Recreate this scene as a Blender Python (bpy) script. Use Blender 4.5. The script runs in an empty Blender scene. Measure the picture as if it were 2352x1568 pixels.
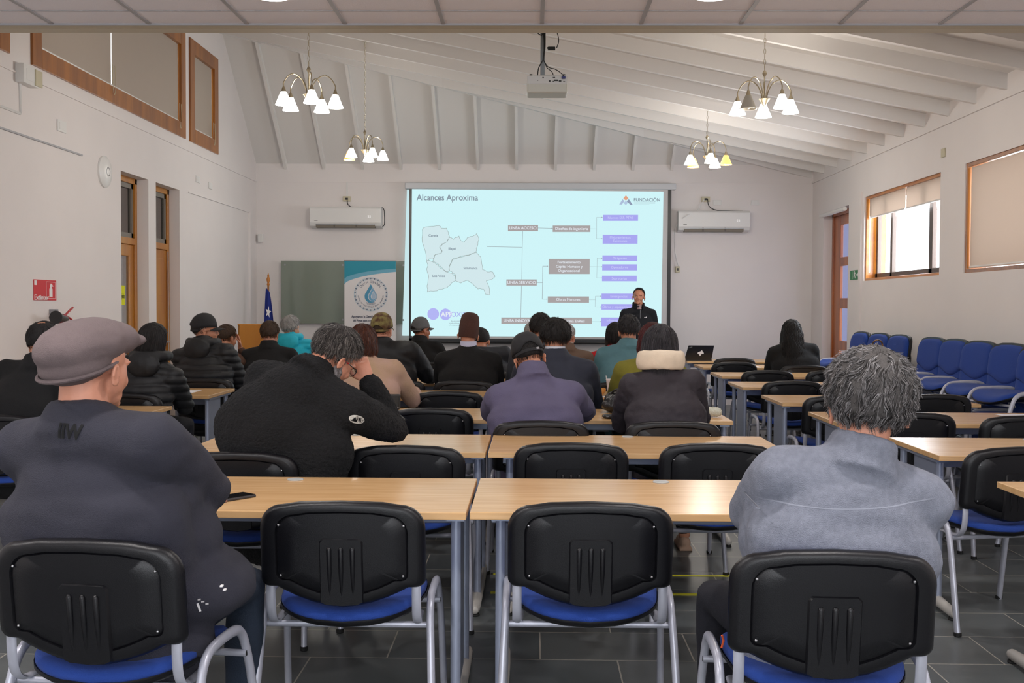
import bpy, bmesh, math, random
from math import sin, cos, pi, radians as rd, sqrt, atan2, exp
from mathutils import Vector as V, Matrix as M, noise
random.seed(7)
scene = bpy.context.scene
COL = scene.collection

# ---------------------------------------------------------------- camera, world, exposure
CAM_Z = 1.42
cam = bpy.data.cameras.new('camera'); camo = bpy.data.objects.new('camera', cam); COL.objects.link(camo)
cam.sensor_width = 36.0; cam.lens = 2500.0 * 36.0 / 2352.0; cam.clip_start = 0.05; cam.clip_end = 200
_yaw, _pit, _rol = -0.0185, 0.0318, 0.005
_f = V((sin(_yaw) * cos(_pit), cos(_yaw) * cos(_pit), -sin(_pit)))
_r = V((cos(_yaw), -sin(_yaw), 0)); _u = _r.cross(_f)
_r2 = _r * cos(_rol) + _u * sin(_rol); _u2 = _u * cos(_rol) - _r * sin(_rol)
mw = M((( _r2.x, _u2.x, -_f.x, 0), (_r2.y, _u2.y, -_f.y, 0), (_r2.z, _u2.z, -_f.z, CAM_Z), (0, 0, 0, 1)))
camo.matrix_world = mw
scene.camera = camo
scene.view_settings.view_transform = 'Standard'
scene.view_settings.look = 'None'
scene.view_settings.gamma = 1.0
scene.view_settings.exposure = EXPOSURE = 0.06
scene.view_settings.use_curve_mapping = False
world = bpy.data.worlds.new('daylight'); scene.world = world; world.use_nodes = True
bg = world.node_tree.nodes['Background']; bg.inputs[0].default_value = (0.93, 0.97, 1.0, 1); bg.inputs[1].default_value = 3.2

def light(kind, loc, power, color=(1, 1, 1), size=0.3, rot=(0, 0, 0), parent=None, name='lamp_light', sy=None, portal=False, spread=None):
    d = bpy.data.lights.new(name, kind); d.energy = power; d.color = color
    if kind == 'AREA':
        d.size = size
        if sy: d.shape = 'RECTANGLE'; d.size_y = sy
        else: d.shape = 'DISK'
        if spread: d.spread = spread
        if portal: d.cycles.is_portal = True
    elif kind == 'POINT': d.shadow_soft_size = size
    elif kind == 'SPOT': d.shadow_soft_size = size; d.spot_size = rd(150); d.spot_blend = .6
    o = bpy.data.objects.new(name, d); COL.objects.link(o); o.location = loc; o.rotation_euler = rot
    if parent: o.parent = parent
    return o
XL, XR, YB, YF = -4.07, 4.08, 16.0, -4.2      # side walls, end wall, wall behind the camera
# daylight: the openings in the right wall and an added, unseen opening behind the camera
light('AREA', (XR + .3, 12.25, 2.25), 105, (.9, .95, 1), size=1.0, sy=2.4, rot=(0, rd(90), 0), name='window_daylight')
light('AREA', (XR + .3, 9.15, 2.28), 40, (.95, .97, 1), size=1.0, sy=2.4, rot=(0, rd(90), 0), name='window_daylight')
light('AREA', (0, YF + .1, 1.9), 130, (.92, .95, 1), size=6.4, sy=1.7, rot=(rd(90), 0, 0), name='window_daylight')  # ambient fill for the closed room, from an added window opening

# ---------------------------------------------------------------- materials
def mat(name, color, rough=.6, metal=0, spec=None, bump=0, bscale=40, vary=0, vscale=5, color2=None, emit=0, ecol=None, stretch=(1, 1, 1),
        trans=0, sss=0, detail=4, sheen=0, coat=0, alpha=1):
    m = bpy.data.materials.new(name); m.use_nodes = True; nt = m.node_tree; b = nt.nodes['Principled BSDF']
    c = (*color, 1); b.inputs['Base Color'].default_value = c; b.inputs['Roughness'].default_value = rough; b.inputs['Metallic'].default_value = metal
    if spec is not None: b.inputs['Specular IOR Level'].default_value = spec
    if sheen: b.inputs['Sheen Weight'].default_value = sheen; b.inputs['Sheen Roughness'].default_value = .5
    if coat: b.inputs['Coat Weight'].default_value = coat; b.inputs['Coat Roughness'].default_value = .15
    if sss: b.inputs['Subsurface Weight'].default_value = sss; b.inputs['Subsurface Radius'].default_value = (.02, .008, .004)
    if emit: b.inputs['Emission Color'].default_value = (*(ecol or color), 1); b.inputs['Emission Strength'].default_value = emit
    if alpha < 1: b.inputs['Alpha'].default_value = alpha
    if trans: b.inputs['Transmission Weight'].default_value = trans
    if bump or vary or color2:
        tc = nt.nodes.new('ShaderNodeTexCoord'); mp = nt.nodes.new('ShaderNodeMapping'); mp.inputs['Scale'].default_value = stretch
        nt.links.new(tc.outputs['Object'], mp.inputs[0])
        if bump:
            n = nt.nodes.new('ShaderNodeTexNoise'); n.inputs['Scale'].default_value = bscale; n.inputs['Detail'].default_value = detail
            nt.links.new(mp.outputs[0], n.inputs[0]); bp = nt.nodes.new('ShaderNodeBump'); bp.inputs['Strength'].default_value = bump; bp.inputs['Distance'].default_value = .01
            nt.links.new(n.outputs[0], bp.inputs['Height']); nt.links.new(bp.outputs[0], b.inputs['Normal'])
        if vary or color2:
            n = nt.nodes.new('ShaderNodeTexNoise'); n.inputs['Scale'].default_value = vscale; n.inputs['Detail'].default_value = 5
            nt.links.new(mp.outputs[0], n.inputs[0])
            r = nt.nodes.new('ShaderNodeValToRGB'); r.color_ramp.elements[0].position = .35; r.color_ramp.elements[1].position = .65
            c2 = color2 or tuple(min(1, x * (1 + vary)) for x in color); c1 = color if color2 else tuple(x * (1 - vary) for x in color)
            r.color_ramp.elements[0].color = (*c1, 1); r.color_ramp.elements[1].color = (*c2, 1)
            nt.links.new(n.outputs[0], r.inputs[0]); nt.links.new(r.outputs[0], b.inputs['Base Color'])
    return m
def hairmat(name, cols, rough=.5):
    m = bpy.data.materials.new(name); m.use_nodes = True; nt = m.node_tree; b = nt.nodes['Principled BSDF']
    g = nt.nodes.new('ShaderNodeNewGeometry'); r = nt.nodes.new('ShaderNodeValToRGB'); e = r.color_ramp.elements
    while len(e) < len(cols): e.new(.5)
    for i, c in enumerate(cols): e[i].position = i / max(1, len(cols) - 1); e[i].color = (*c, 1)
    nt.links.new(g.outputs['Random Per Island'], r.inputs[0]); nt.links.new(r.outputs[0], b.inputs['Base Color'])
    b.inputs['Roughness'].default_value = rough; b.inputs['Specular IOR Level'].default_value = .35
    return m
def srgb(r, g, b): return tuple(((x / 255) / 12.92 if x <= 10 else (((x / 255) + .055) / 1.055) ** 2.4) for x in (r, g, b))

# ---------------------------------------------------------------- mesh helper
class G:
    def __init__(s): s.v = []; s.f = []
    def add(s, vs, fs):
        o = len(s.v); s.v += [tuple(x) for x in vs]; s.f += [tuple(i + o for i in f) for f in fs]; return s
    def box(s, c, d, R=None):
        x, y, z = d[0] / 2, d[1] / 2, d[2] / 2; c = V(c)
        vs = [V((a * x, b * y, e * z)) for a in (-1, 1) for b in (-1, 1) for e in (-1, 1)]
        if R is not None: vs = [R @ q for q in vs]
        return s.add([c + q for q in vs], [(0, 1, 3, 2), (4, 6, 7, 5), (0, 4, 5, 1), (2, 3, 7, 6), (0, 2, 6, 4), (1, 5, 7, 3)])
    def b2(s, x0, x1, y0, y1, z0, z1): return s.box(((x0 + x1) / 2, (y0 + y1) / 2, (z0 + z1) / 2), (abs(x1 - x0), abs(y1 - y0), abs(z1 - z0)))
    def tube(s, pts, rad, n=8, up=None, sq=1.0, caps=True):
        """tube through pts; rad number or list; sq = second radius factor (axis2/axis1), up fixes axis1"""
        pts = [V(p) for p in pts]; k = len(pts); rad = rad if isinstance(rad, (list, tuple)) else [rad] * k
        rings = []; prev = V(up) if up is not None else None
        for i, p in enumerate(pts):
            t = (pts[min(i + 1, k - 1)] - pts[max(i - 1, 0)]).normalized()
            a = prev if prev is not None else (V((1, 0, 0)) if abs(t.x) < .9 else V((0, 1, 0)))
            a = (a - t * a.dot(t)); a = a.normalized() if a.length > 1e-6 else t.orthogonal().normalized()
            if up is None: prev = a
            b = t.cross(a); r = rad[i]; ra, rb = (r if isinstance(r, (tuple, list)) else (r, r * sq))
            rings.append([p + a * (cos(2 * pi * j / n) * ra) + b * (sin(2 * pi * j / n) * rb) for j in range(n)])
        vs = [q for r in rings for q in r]
        fs = [(i * n + j, i * n + (j + 1) % n, (i + 1) * n + (j + 1) % n, (i + 1) * n + j) for i in range(k - 1) for j in range(n)]
        if caps: fs += [tuple(range(n - 1, -1, -1)), tuple((k - 1) * n + j for j in range(n))]
        return s.add(vs, fs)
    def cap(s, pts, rad, n=12, up=None, sq=1.0):
        """tube with rounded ends"""
        pts = [V(p) for p in pts]; rad = list(rad) if isinstance(rad, (list, tuple)) else [rad] * len(pts)
        m0 = rad[0] if not isinstance(rad[0], tuple) else min(rad[0]); m1 = rad[-1] if not isinstance(rad[-1], tuple) else min(rad[-1])
        d0 = (pts[0] - pts[1]).normalized(); d1 = (pts[-1] - pts[-2]).normalized()
        sc = lambda r, f: tuple(x * f for x in r) if isinstance(r, tuple) else r * f
        P = [pts[0] + d0 * m0 * .95, pts[0] + d0 * m0 * .7] + pts + [pts[-1] + d1 * m1 * .7, pts[-1] + d1 * m1 * .95]
        Rr = [sc(rad[0], .3), sc(rad[0], .72)] + rad + [sc(rad[-1], .72), sc(rad[-1], .3)]
        return s.tube(P, Rr, n, up, sq)
    def ell(s, c, r, R=None, n=16, m=10):
        c = V(c); vs = []; r = r if isinstance(r, (tuple, list)) else (r, r, r)
        for i in range(1, m):
            for j in range(n):
                a, b = pi * i / m, 2 * pi * j / n; q = V((r[0] * sin(a) * cos(b), r[1] * sin(a) * sin(b), r[2] * cos(a))); vs.append(c + (R @ q if R is not None else q))
        for z in (1, -1): q = V((0, 0, z * r[2])); vs.append(c + (R @ q if R is not None else q))
        fs = [(i * n + j, (i + 1) * n + j, (i + 1) * n + (j + 1) % n, i * n + (j + 1) % n) for i in range(m - 2) for j in range(n)]
        T, B = (m - 1) * n, (m - 1) * n + 1
        fs += [(T, j, (j + 1) % n) for j in range(n)] + [(B, (m - 2) * n + (j + 1) % n, (m - 2) * n + j) for j in range(n)]
        return s.add(vs, fs)
    def lathe(s, prof, c=(0, 0, 0), R=None, n=20, close=False, sx=1, sy=1):
        c = V(c); vs = []
        for (r, z) in prof:
            for j in range(n):
                q = V((r * cos(2 * pi * j / n) * sx, r * sin(2 * pi * j / n) * sy, z)); vs.append(c + (R @ q if R is not None else q))
        k = len(prof); rng = range(k if close else k - 1)
        fs = [(i * n + j, i * n + (j + 1) % n, ((i + 1) % k) * n + (j + 1) % n, ((i + 1) % k) * n + j) for i in rng for j in range(n)]
        if not close: fs += [tuple(range(n - 1, -1, -1)), tuple((k - 1) * n + j for j in range(n))]
        return s.add(vs, fs)
    def prism(s, poly, a, b, axis='Y'):
        """2D polygon extruded between a and b along an axis; poly=(u,w)"""
        f = {'Y': lambda u, w, t: (u, t, w), 'X': lambda u, w, t: (t, u, w), 'Z': lambda u, w, t: (u, w, t)}[axis]; n = len(poly)
        return s.add([f(u, w, a) for u, w in poly] + [f(u, w, b) for u, w in poly], [tuple(range(n)), tuple(range(2 * n - 1, n - 1, -1))] + [(j, n + j, n + (j + 1) % n, (j + 1) % n) for j in range(n)])
    def mesh(s, name, fix=True):
        me = bpy.data.meshes.new(name); me.from_pydata(s.v, [], s.f); me.update()
        if fix:
            bm = bmesh.new(); bm.from_mesh(me); bmesh.ops.recalc_face_normals(bm, faces=bm.faces[:]); bm.to_mesh(me); bm.free()
        return me
    def build(s, name, m, parent=None, smooth=True, bevel=0, loc=None, kind=None, fix=True, sub=0, angle=35):
        me = s.mesh(name, fix); me.materials.append(m)
        return link(me, name, parent, smooth, bevel, loc, kind, sub, angle)
def link(me, name, parent=None, smooth=True, bevel=0, loc=None, kind=None, sub=0, angle=35):
    o = bpy.data.objects.new(name, me); COL.objects.link(o)
    if parent: o.parent = parent
    if loc is not None: o.location = loc
    if kind: o['kind'] = kind
    if smooth:
        me.polygons.foreach_set('use_smooth', [True] * len(me.polygons))
        try: me.set_sharp_from_angle(angle=rd(angle))
        except Exception: pass
    if bevel:
        b = o.modifiers.new('bevel', 'BEVEL'); b.width = bevel; b.segments = 2; b.limit_method = 'ANGLE'; b.angle_limit = rd(40)
    if sub:
        b = o.modifiers.new('sub', 'SUBSURF'); b.levels = sub; b.render_levels = sub
    return o
def empty(name, loc=(0, 0, 0), rz=0):
    o = bpy.data.objects.new(name, None); COL.objects.link(o); o.location = loc; o.rotation_euler = (0, 0, rz); o.empty_display_size = .1; return o
def tag(o, label, cat, group=None):
    o['label'] = label; o['category'] = cat
    if group: o['group'] = group
    return o
def struct(g, name, m, **k): return g.build(name, m, kind='structure', smooth=k.pop('smooth', False), **k)
def dup(root, loc, rz, label, group=None):
    def cp(o, parent):
        c = o.copy(); COL.objects.link(c)
        if parent is not None: c.parent = parent
        for ch in kids.get(o.name, []): cp(ch, c)
        return c
    kids = {}
    for o in list(COL.objects):
        if o.parent: kids.setdefault(o.parent.name, []).append(o)
    r = cp(root, None); r.location = loc; r.rotation_euler = (0, 0, rz); r['label'] = label
    if group: r['group'] = group
    return r
def spl(pts, n=6):
    """catmull-rom through points"""
    P = [V(p) for p in pts]; P = [P[0] * 2 - P[1]] + P + [P[-1] * 2 - P[-2]]; out = []
    for i in range(1, len(P) - 2):
        a, b, c, d = P[i - 1:i + 3]
        for k in range(n):
            t = k / n; out.append(.5 * ((2 * b) + (c - a) * t + (2 * a - 5 * b + 4 * c - d) * t * t + (-a + 3 * b - 3 * c + d) * t ** 3))
    return out + [P[-2]]
def remesh(g, voxel, smooth=4, disp=None, shrink=0.5, sub=0):
    """union overlapping closed shapes into one continuous surface, smooth it, then displace it"""
    me = g.mesh('tmp', True); o = bpy.data.objects.new('tmp', me); COL.objects.link(o)
    r = o.modifiers.new('r', 'REMESH'); r.mode = 'VOXEL'; r.voxel_size = voxel
    if smooth: s_ = o.modifiers.new('s', 'SMOOTH'); s_.factor = shrink; s_.iterations = smooth
    if sub: u_ = o.modifiers.new('u', 'SUBSURF'); u_.levels = u_.render_levels = sub
    dg = bpy.context.evaluated_depsgraph_get(); dg.update()
    out = bpy.data.meshes.new_from_object(o.evaluated_get(dg))
    bpy.data.objects.remove(o); bpy.data.meshes.remove(me)
    if disp:
        out.update(); nn = [v.normal.copy() for v in out.vertices]
        for v, n_ in zip(out.vertices, nn): v.co = v.co + n_ * disp(v.co)
        out.update()
    out.materials.clear()
    return out
def text(body, size, loc, m, parent=None, name='lettering', facing='back', align='CENTER', ext=.0008, sx=1.0, bold=0, tilt=0, rotm=None):
    c = bpy.data.curves.new('t', 'FONT'); c.body = body; c.size = size; c.align_x = align; c.align_y = 'CENTER'; c.extrude = ext; c.offset = bold
    o = bpy.data.objects.new('t', c); COL.objects.link(o); dg = bpy.context.evaluated_depsgraph_get(); dg.update()
    me = bpy.data.meshes.new_from_object(o.evaluated_get(dg)); bpy.data.objects.remove(o)
    rz = {'back': 0, 'left': rd(90), 'right': rd(-90)}[facing]
    Rm = rotm if rotm is not None else M.Rotation(rz, 4, 'Z') @ M.Rotation(rd(90), 4, 'X') @ M.Rotation(tilt, 4, 'Z')
    me.transform(M.Translation(V(loc)) @ Rm @ M.Diagonal((sx, 1, 1, 1)))
    me.materials.clear(); me.materials.append(m)
    if parent is None and name is None: return me
    return link(me, name, parent, smooth=False)
def onto(o, target, root, y0=-1.0, off=.0015, dense=False):
    """press the vertices of o (in root space) on to the back of target, which is in root space too; they move along +Y of the world"""
    from mathutils.bvhtree import BVHTree
    bv = BVHTree.FromPolygons([v.co for v in target.data.vertices], [p.vertices[:] for p in target.data.polygons]); inv = root.matrix_basis.to_3x3().inverted(); d = (inv @ V((0, 1, 0))).normalized()
    mb = o.matrix_basis.copy()
    if dense:
        bm = bmesh.new(); bm.from_mesh(o.data); bmesh.ops.triangulate(bm, faces=bm.faces[:])
        for _ in range(3): bmesh.ops.subdivide_edges(bm, edges=[e for e in bm.edges if e.calc_length() > .006], cuts=1)
        bm.to_mesh(o.data); bm.free()
    for v in o.data.vertices:
        p = mb @ v.co; h = bv.ray_cast(p - d * 1.0, d)[0]
        if h is not None: p = h - d * (off + (v.co.z if False else 0))
        v.co = p
    o.matrix_basis = M.Identity(4)
def joinmesh(meshes, name, m, parent=None):
    g = G()
    for me in meshes:
        g.add([v.co[:] for v in me.vertices], [tuple(p.vertices) for p in me.polygons])
    return g.build(name, m, parent, smooth=False, fix=False)
# ================================================================ materials
WALL = mat('wall_paint', srgb(229, 223, 221), .75, bump=.08, bscale=9, vary=.012, vscale=2)
CEILM = mat('white_ceiling', srgb(222, 219, 216), .8)
RAFT = mat('painted_rafter', srgb(226, 223, 220), .6, bump=.1, bscale=6, stretch=(1, .2, 1))
TILEM = mat('ceiling_tile', srgb(240, 238, 244), .85, bump=.25, bscale=160)
BARM = mat('ceiling_bar', srgb(172, 172, 176), .6)
WOOD = mat('varnished_wood', srgb(168, 104, 38), .32, bump=.1, bscale=14, color2=srgb(134, 78, 28), vscale=9, stretch=(1, 1, .12), coat=.3)
WOODH = mat('varnished_wood_light', srgb(196, 128, 44), .35, color2=srgb(172, 98, 30), vscale=8, stretch=(1, .15, 1), coat=.3)
WOODD = mat('door_wood', srgb(180, 98, 30), .3, color2=srgb(142, 66, 16), vscale=7, stretch=(1, 1, .12), coat=.4)
ALU = mat('bronze_aluminium', srgb(88, 78, 72), .4, metal=.6)
PLAST = mat('white_plastic', srgb(225, 224, 222), .35)
IVORY = mat('ivory_plastic', srgb(196, 188, 160), .4)
BLACKP = mat('black_plastic_smooth', srgb(22, 22, 25), .35)
GREYM = mat('grey_metal', srgb(150, 152, 156), .35, metal=.7)
BLIND = mat('roller_blind', srgb(206, 196, 186), .9, bump=.1, bscale=200)
def translucent(m, amt, col):
    nt = m.node_tree; b = nt.nodes['Principled BSDF']; out = nt.nodes['Material Output']
    t = nt.nodes.new('ShaderNodeBsdfTranslucent'); t.inputs[0].default_value = (*col, 1); mx = nt.nodes.new('ShaderNodeMixShader'); mx.inputs[0].default_value = amt
    nt.links.new(b.outputs[0], mx.inputs[1]); nt.links.new(t.outputs[0], mx.inputs[2]); nt.links.new(mx.outputs[0], out.inputs[0]); return m
translucent(BLIND, .28, srgb(214, 200, 188))
BLINDL = mat('roller_blind_taupe', srgb(178, 166, 154), .9, bump=.1, bscale=200)
def glassmat(name, tint=(1, 1, 1), gloss=.08, rough=.02):
    m = bpy.data.materials.new(name); m.use_nodes = True; nt = m.node_tree; out = nt.nodes['Material Output']; nt.nodes.remove(nt.nodes['Principled BSDF'])
    t = nt.nodes.new('ShaderNodeBsdfTransparent'); t.inputs[0].default_value = (*tint, 1); g = nt.nodes.new('ShaderNodeBsdfGlossy'); g.inputs['Roughness'].default_value = rough
    mx = nt.nodes.new('ShaderNodeMixShader'); fr = nt.nodes.new('ShaderNodeFresnel'); fr.inputs[0].default_value = 1.45
    ad = nt.nodes.new('ShaderNodeMath'); ad.operation = 'ADD'; ad.inputs[1].default_value = gloss; ad.use_clamp = True
    ge = nt.nodes.new('ShaderNodeNewGeometry'); iv = nt.nodes.new('ShaderNodeMath'); iv.operation = 'SUBTRACT'; iv.inputs[0].default_value = 1; nt.links.new(ge.outputs['Backfacing'], iv.inputs[1])
    mu = nt.nodes.new('ShaderNodeMath'); mu.operation = 'MULTIPLY'; nt.links.new(fr.outputs[0], ad.inputs[0]); nt.links.new(ad.outputs[0], mu.inputs[0]); nt.links.new(iv.outputs[0], mu.inputs[1]); nt.links.new(mu.outputs[0], mx.inputs[0]); nt.links.new(t.outputs[0], mx.inputs[1]); nt.links.new(g.outputs[0], mx.inputs[2]); nt.links.new(mx.outputs[0], out.inputs[0]); return m
GLASS = glassmat('window_glass', (.97, .98, 1))
GLASSD = glassmat('transom_glass', (.35, .34, .33), .1)

# floor: slate tiles .62 x .37 laid in half bond
FLOORM = bpy.data.materials.new('slate_floor'); FLOORM.use_nodes = True
def _floor():
    nt = FLOORM.node_tree; b = nt.nodes['Principled BSDF']; tc = nt.nodes.new('ShaderNodeTexCoord'); mp = nt.nodes.new('ShaderNodeMapping')
    mp.inputs['Location'].default_value = (.27 + .31, -.277, 0)
    nt.links.new(tc.outputs['Object'], mp.inputs[0])
    br = nt.nodes.new('ShaderNodeTexBrick'); br.offset = .5; br.inputs['Scale'].default_value = 1; br.inputs['Brick Width'].default_value = .62; br.inputs['Row Height'].default_value = .37
    br.inputs['Mortar Size'].default_value = .0032; br.inputs['Mortar Smooth'].default_value = .1; br.inputs['Bias'].default_value = 0
    br.inputs['Color1'].default_value = (*srgb(84, 90, 93), 1); br.inputs['Color2'].default_value = (*srgb(100, 104, 104), 1); br.inputs['Mortar'].default_value = (*srgb(172, 168, 158), 1)
    nt.links.new(mp.outputs[0], br.inputs[0])
    n = nt.nodes.new('ShaderNodeTexNoise'); n.inputs['Scale'].default_value = 3.5; n.inputs['Detail'].default_value = 8; n.inputs['Roughness'].default_value = .62; nt.links.new(mp.outputs[0], n.inputs[0])
    mx = nt.nodes.new('ShaderNodeMix'); mx.data_type = 'RGBA'; mx.blend_type = 'OVERLAY'; mx.inputs[0].default_value = .55
    nt.links.new(br.outputs[0], mx.inputs[6]); nt.links.new(n.outputs[0], mx.inputs[7]); nt.links.new(mx.outputs[2], b.inputs['Base Color'])
    bp = nt.nodes.new('ShaderNodeBump'); bp.inputs['Strength'].default_value = .35; bp.inputs['Distance'].default_value = .004
    ad = nt.nodes.new('ShaderNodeMath'); ad.operation = 'SUBTRACT'; nt.links.new(n.outputs[0], ad.inputs[0]); nt.links.new(br.outputs['Fac'], ad.inputs[1])
    nt.links.new(ad.outputs[0], bp.inputs['Height']); nt.links.new(bp.outputs[0], b.inputs['Normal'])
    mr = nt.nodes.new('ShaderNodeMapRange'); mr.inputs['To Min'].default_value = .22; mr.inputs['To Max'].default_value = .5; nt.links.new(n.outputs[0], mr.inputs[0]); nt.links.new(mr.outputs[0], b.inputs['Roughness'])
_floor()

# ================================================================ room shell
struct(G().b2(XL - .3, XR + .3, YF - .3, YB + .3, -.2, 0), 'floor', FLOORM)
ZD = lambda x: 3.45 + .2 * (XR - x)                      # roof boards of the long slope
YH = lambda x: YB - (ZD(x) - 3.505) / .85                # where they meet the steep end slope
def wall_with_holes(x, th, y0, y1, z0, ztop, holes):
    """wall along Y at x (th signed thickness outward); holes (ya,yb,za,zb); ztop(y)"""
    g = G(); ys = sorted({y0, y1} | {h[0] for h in holes} | {h[1] for h in holes})
    for a, b in zip(ys, ys[1:]):
        hs = sorted([h for h in holes if h[0] <= a + 1e-6 and h[1] >= b - 1e-6], key=lambda h: h[2]); z = z0
        for h in hs:
            if h[2] > z: g.b2(x, x + th, a, b, z, h[2])
            z = h[3]
        g.b2(x, x + th, a, b, z, ztop)
    return g
LH = [(10.72, 11.49, 0, 2.745), (11.72, 12.51, 0, 2.745), (4.6, 8.42, 3.36, 4.58), (8.80, 12.70, 3.36, 4.58), (12.87, 14.02, 3.36, 4.58)]
struct(wall_with_holes(XL, -.28, YF, YB, 0, 5.4, LH), 'wall_left', WALL)
RH = [(14.18, 15.40, 0, 2.755), (11.02, 13.52, 1.76, 2.79), (7.9, 10.40, 1.76, 2.79)]
struct(wall_with_holes(XR, .28, YF, YB, 0, 4.2, RH), 'wall_right', WALL)
struct(G().b2(XL - .28, XR + .28, YB, YB + .25, 0, 5.6), 'wall_back', WALL)
g = G(); g.b2(XL - .28, -3.3, YF - .25, YF, 0, 3.6); g.b2(3.3, XR + .28, YF - .25, YF, 0, 3.6); g.b2(-3.3, 3.3, YF - .25, YF, 0, 1.0); g.b2(-3.3, 3.3, YF - .25, YF, 2.8, 3.6)  # unseen wall; its wide opening is added for the daylight fill
struct(g, 'wall_front', WALL)
# roof boards: long slope, steep end slope
N = 12; xs = [XL - .2 + (XR - XL + .4) * i / N for i in range(N + 1)]
g = G(); vs = []
for x in xs: vs += [(x, 6.9, ZD(x)), (x, YH(x), ZD(x)), (x, 6.9, ZD(x) + .12), (x, YH(x) + .1, ZD(x) + .12)]
fs = []
for i in range(N): a = 4 * i; b = a + 4; fs += [(a, b, b + 1, a + 1), (a + 2, a + 3, b + 3, b + 2)]
fs += [(0, 1, 3, 2), (4 * N, 4 * N + 2, 4 * N + 3, 4 * N + 1)]
struct(g.add(vs, fs), 'ceiling', CEILM)
g = G(); vs = []
for x in xs: vs += [(x, YH(x), ZD(x)), (x, YB + .2, 3.505 - .17), (x, YH(x), ZD(x) + .14), (x, YB + .2, 3.505 - .03)]
fs = []
for i in range(N): a = 4 * i; b = a + 4; fs += [(a, b, b + 1, a + 1), (a + 2, a + 3, b + 3, b + 2)]
struct(g.add(vs, fs), 'ceiling_end', CEILM)
# exposed rafters, long slope
for k in range(-4, 10):
    y = 9.54 + .655 * k
    xh = XL if y < YH(XL) else XR - ((YB - y) * .85 + 3.505 - 3.45) / .2
    x0 = max(XL, xh)
    if x0 > XR - .1: continue
    z = lambda x: 3.31 + .2 * (XR - x)
    struct(G().prism([(x0, z(x0)), (XR + .02, z(XR)), (XR + .02, z(XR) + .16), (x0, z(x0) + .16)], y - .025, y + .025, 'Y'), 'ceiling_rafter', RAFT)
# hip rafter between the slopes
p0 = V((XR, YH(XR) - .03, 3.31)); p1 = V((XL, YH(XL) - .03, 4.94)); g = G()
g.add([p0 + V((0, -.03, 0)), p0 + V((0, .04, 0)), p0 + V((0, .04, .2)), p0 + V((0, -.03, .2)), p1 + V((0, -.03, 0)), p1 + V((0, .04, 0)), p1 + V((0, .04, .2)), p1 + V((0, -.03, .2))],
      [(0, 1, 2, 3), (4, 5, 6, 7), (0, 1, 5, 4), (1, 2, 6, 5), (2, 3, 7, 6), (3, 0, 4, 7)])
struct(g, 'ceiling_hip_beam', RAFT)
# rafters of the steep end slope, tails hanging over the wall plate
for k in range(12):
    x = -3.63 + .565 * k
    ya = YH(x) + .02; za = 3.505 + .85 * (YB - ya)
    if ya > YB - .15: continue
    struct(G().prism([(ya, za + .02), (ya, za - .11), (YB - .03, 3.42), (YB + .02, 3.42), (YB + .02, 3.53)], x - .02, x + .02, 'X'), 'ceiling_rafter', RAFT)
# dropped tile ceiling in front, with its edge trim and T-bars
struct(G().b2(XL, XR, YF, 6.90, 3.172, 3.30), 'ceiling_tiles', TILEM)
struct(G().b2(XL, XR, 6.90, 7.0, 3.165, 5.3), 'ceiling_bulkhead', mat('bulkhead_paint', srgb(196, 188, 168), .7))
struct(G().b2(XL, XR, 6.795, 6.905, 3.166, 3.174), 'trim_1', mat('soffit_edge_paint', srgb(190, 182, 160), .7))
g = G()
for k in range(-7, 7): x = .05 + .611 * k; g.b2(x - .012, x + .012, YF, 6.80, 3.165, 3.175)
for k in range(18):
    y = 6.5 - .611 * k
    if y > YF: g.b2(XL, XR, y - .004, y + .004, 3.1685, 3.175)
g.b2(XL, XR, 6.79, 6.80, 3.158, 3.178)
struct(g, 'trim_2', BARM)
# plaster lines and cable trunking
struct(G().b2(XL, XL + .012, 7.0, YB, 3.235, 3.25).b2(XL, XR, YB - .01, YB, 3.235, 3.25), 'trim_3', WALL)
struct(G().b2(XR - .02, XR, 7.0, YB, 3.235, 3.262), 'trim_4', WALL)
struct(G().b2(XL, XL + .014, 7, 9.78, 2.758, 2.772), 'trim_5', BARM)
struct(G().b2(XL, XL + .016, 12.82, 15.6, 2.748, 2.762).b2(XL, XL + .03, 15.55, 15.64, 0, 2.76), 'trim_6', WALL)
struct(G().b2(XR - .025, XR, 13.58, 13.66, 0, 2.86), 'trim_7', WALL)
struct(G().b2(XL, XL + .015, 12.52, YB, 0, .09).b2(XL, XR, YB - .015, YB, 0, .09), 'baseboard_back', WALL)
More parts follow.
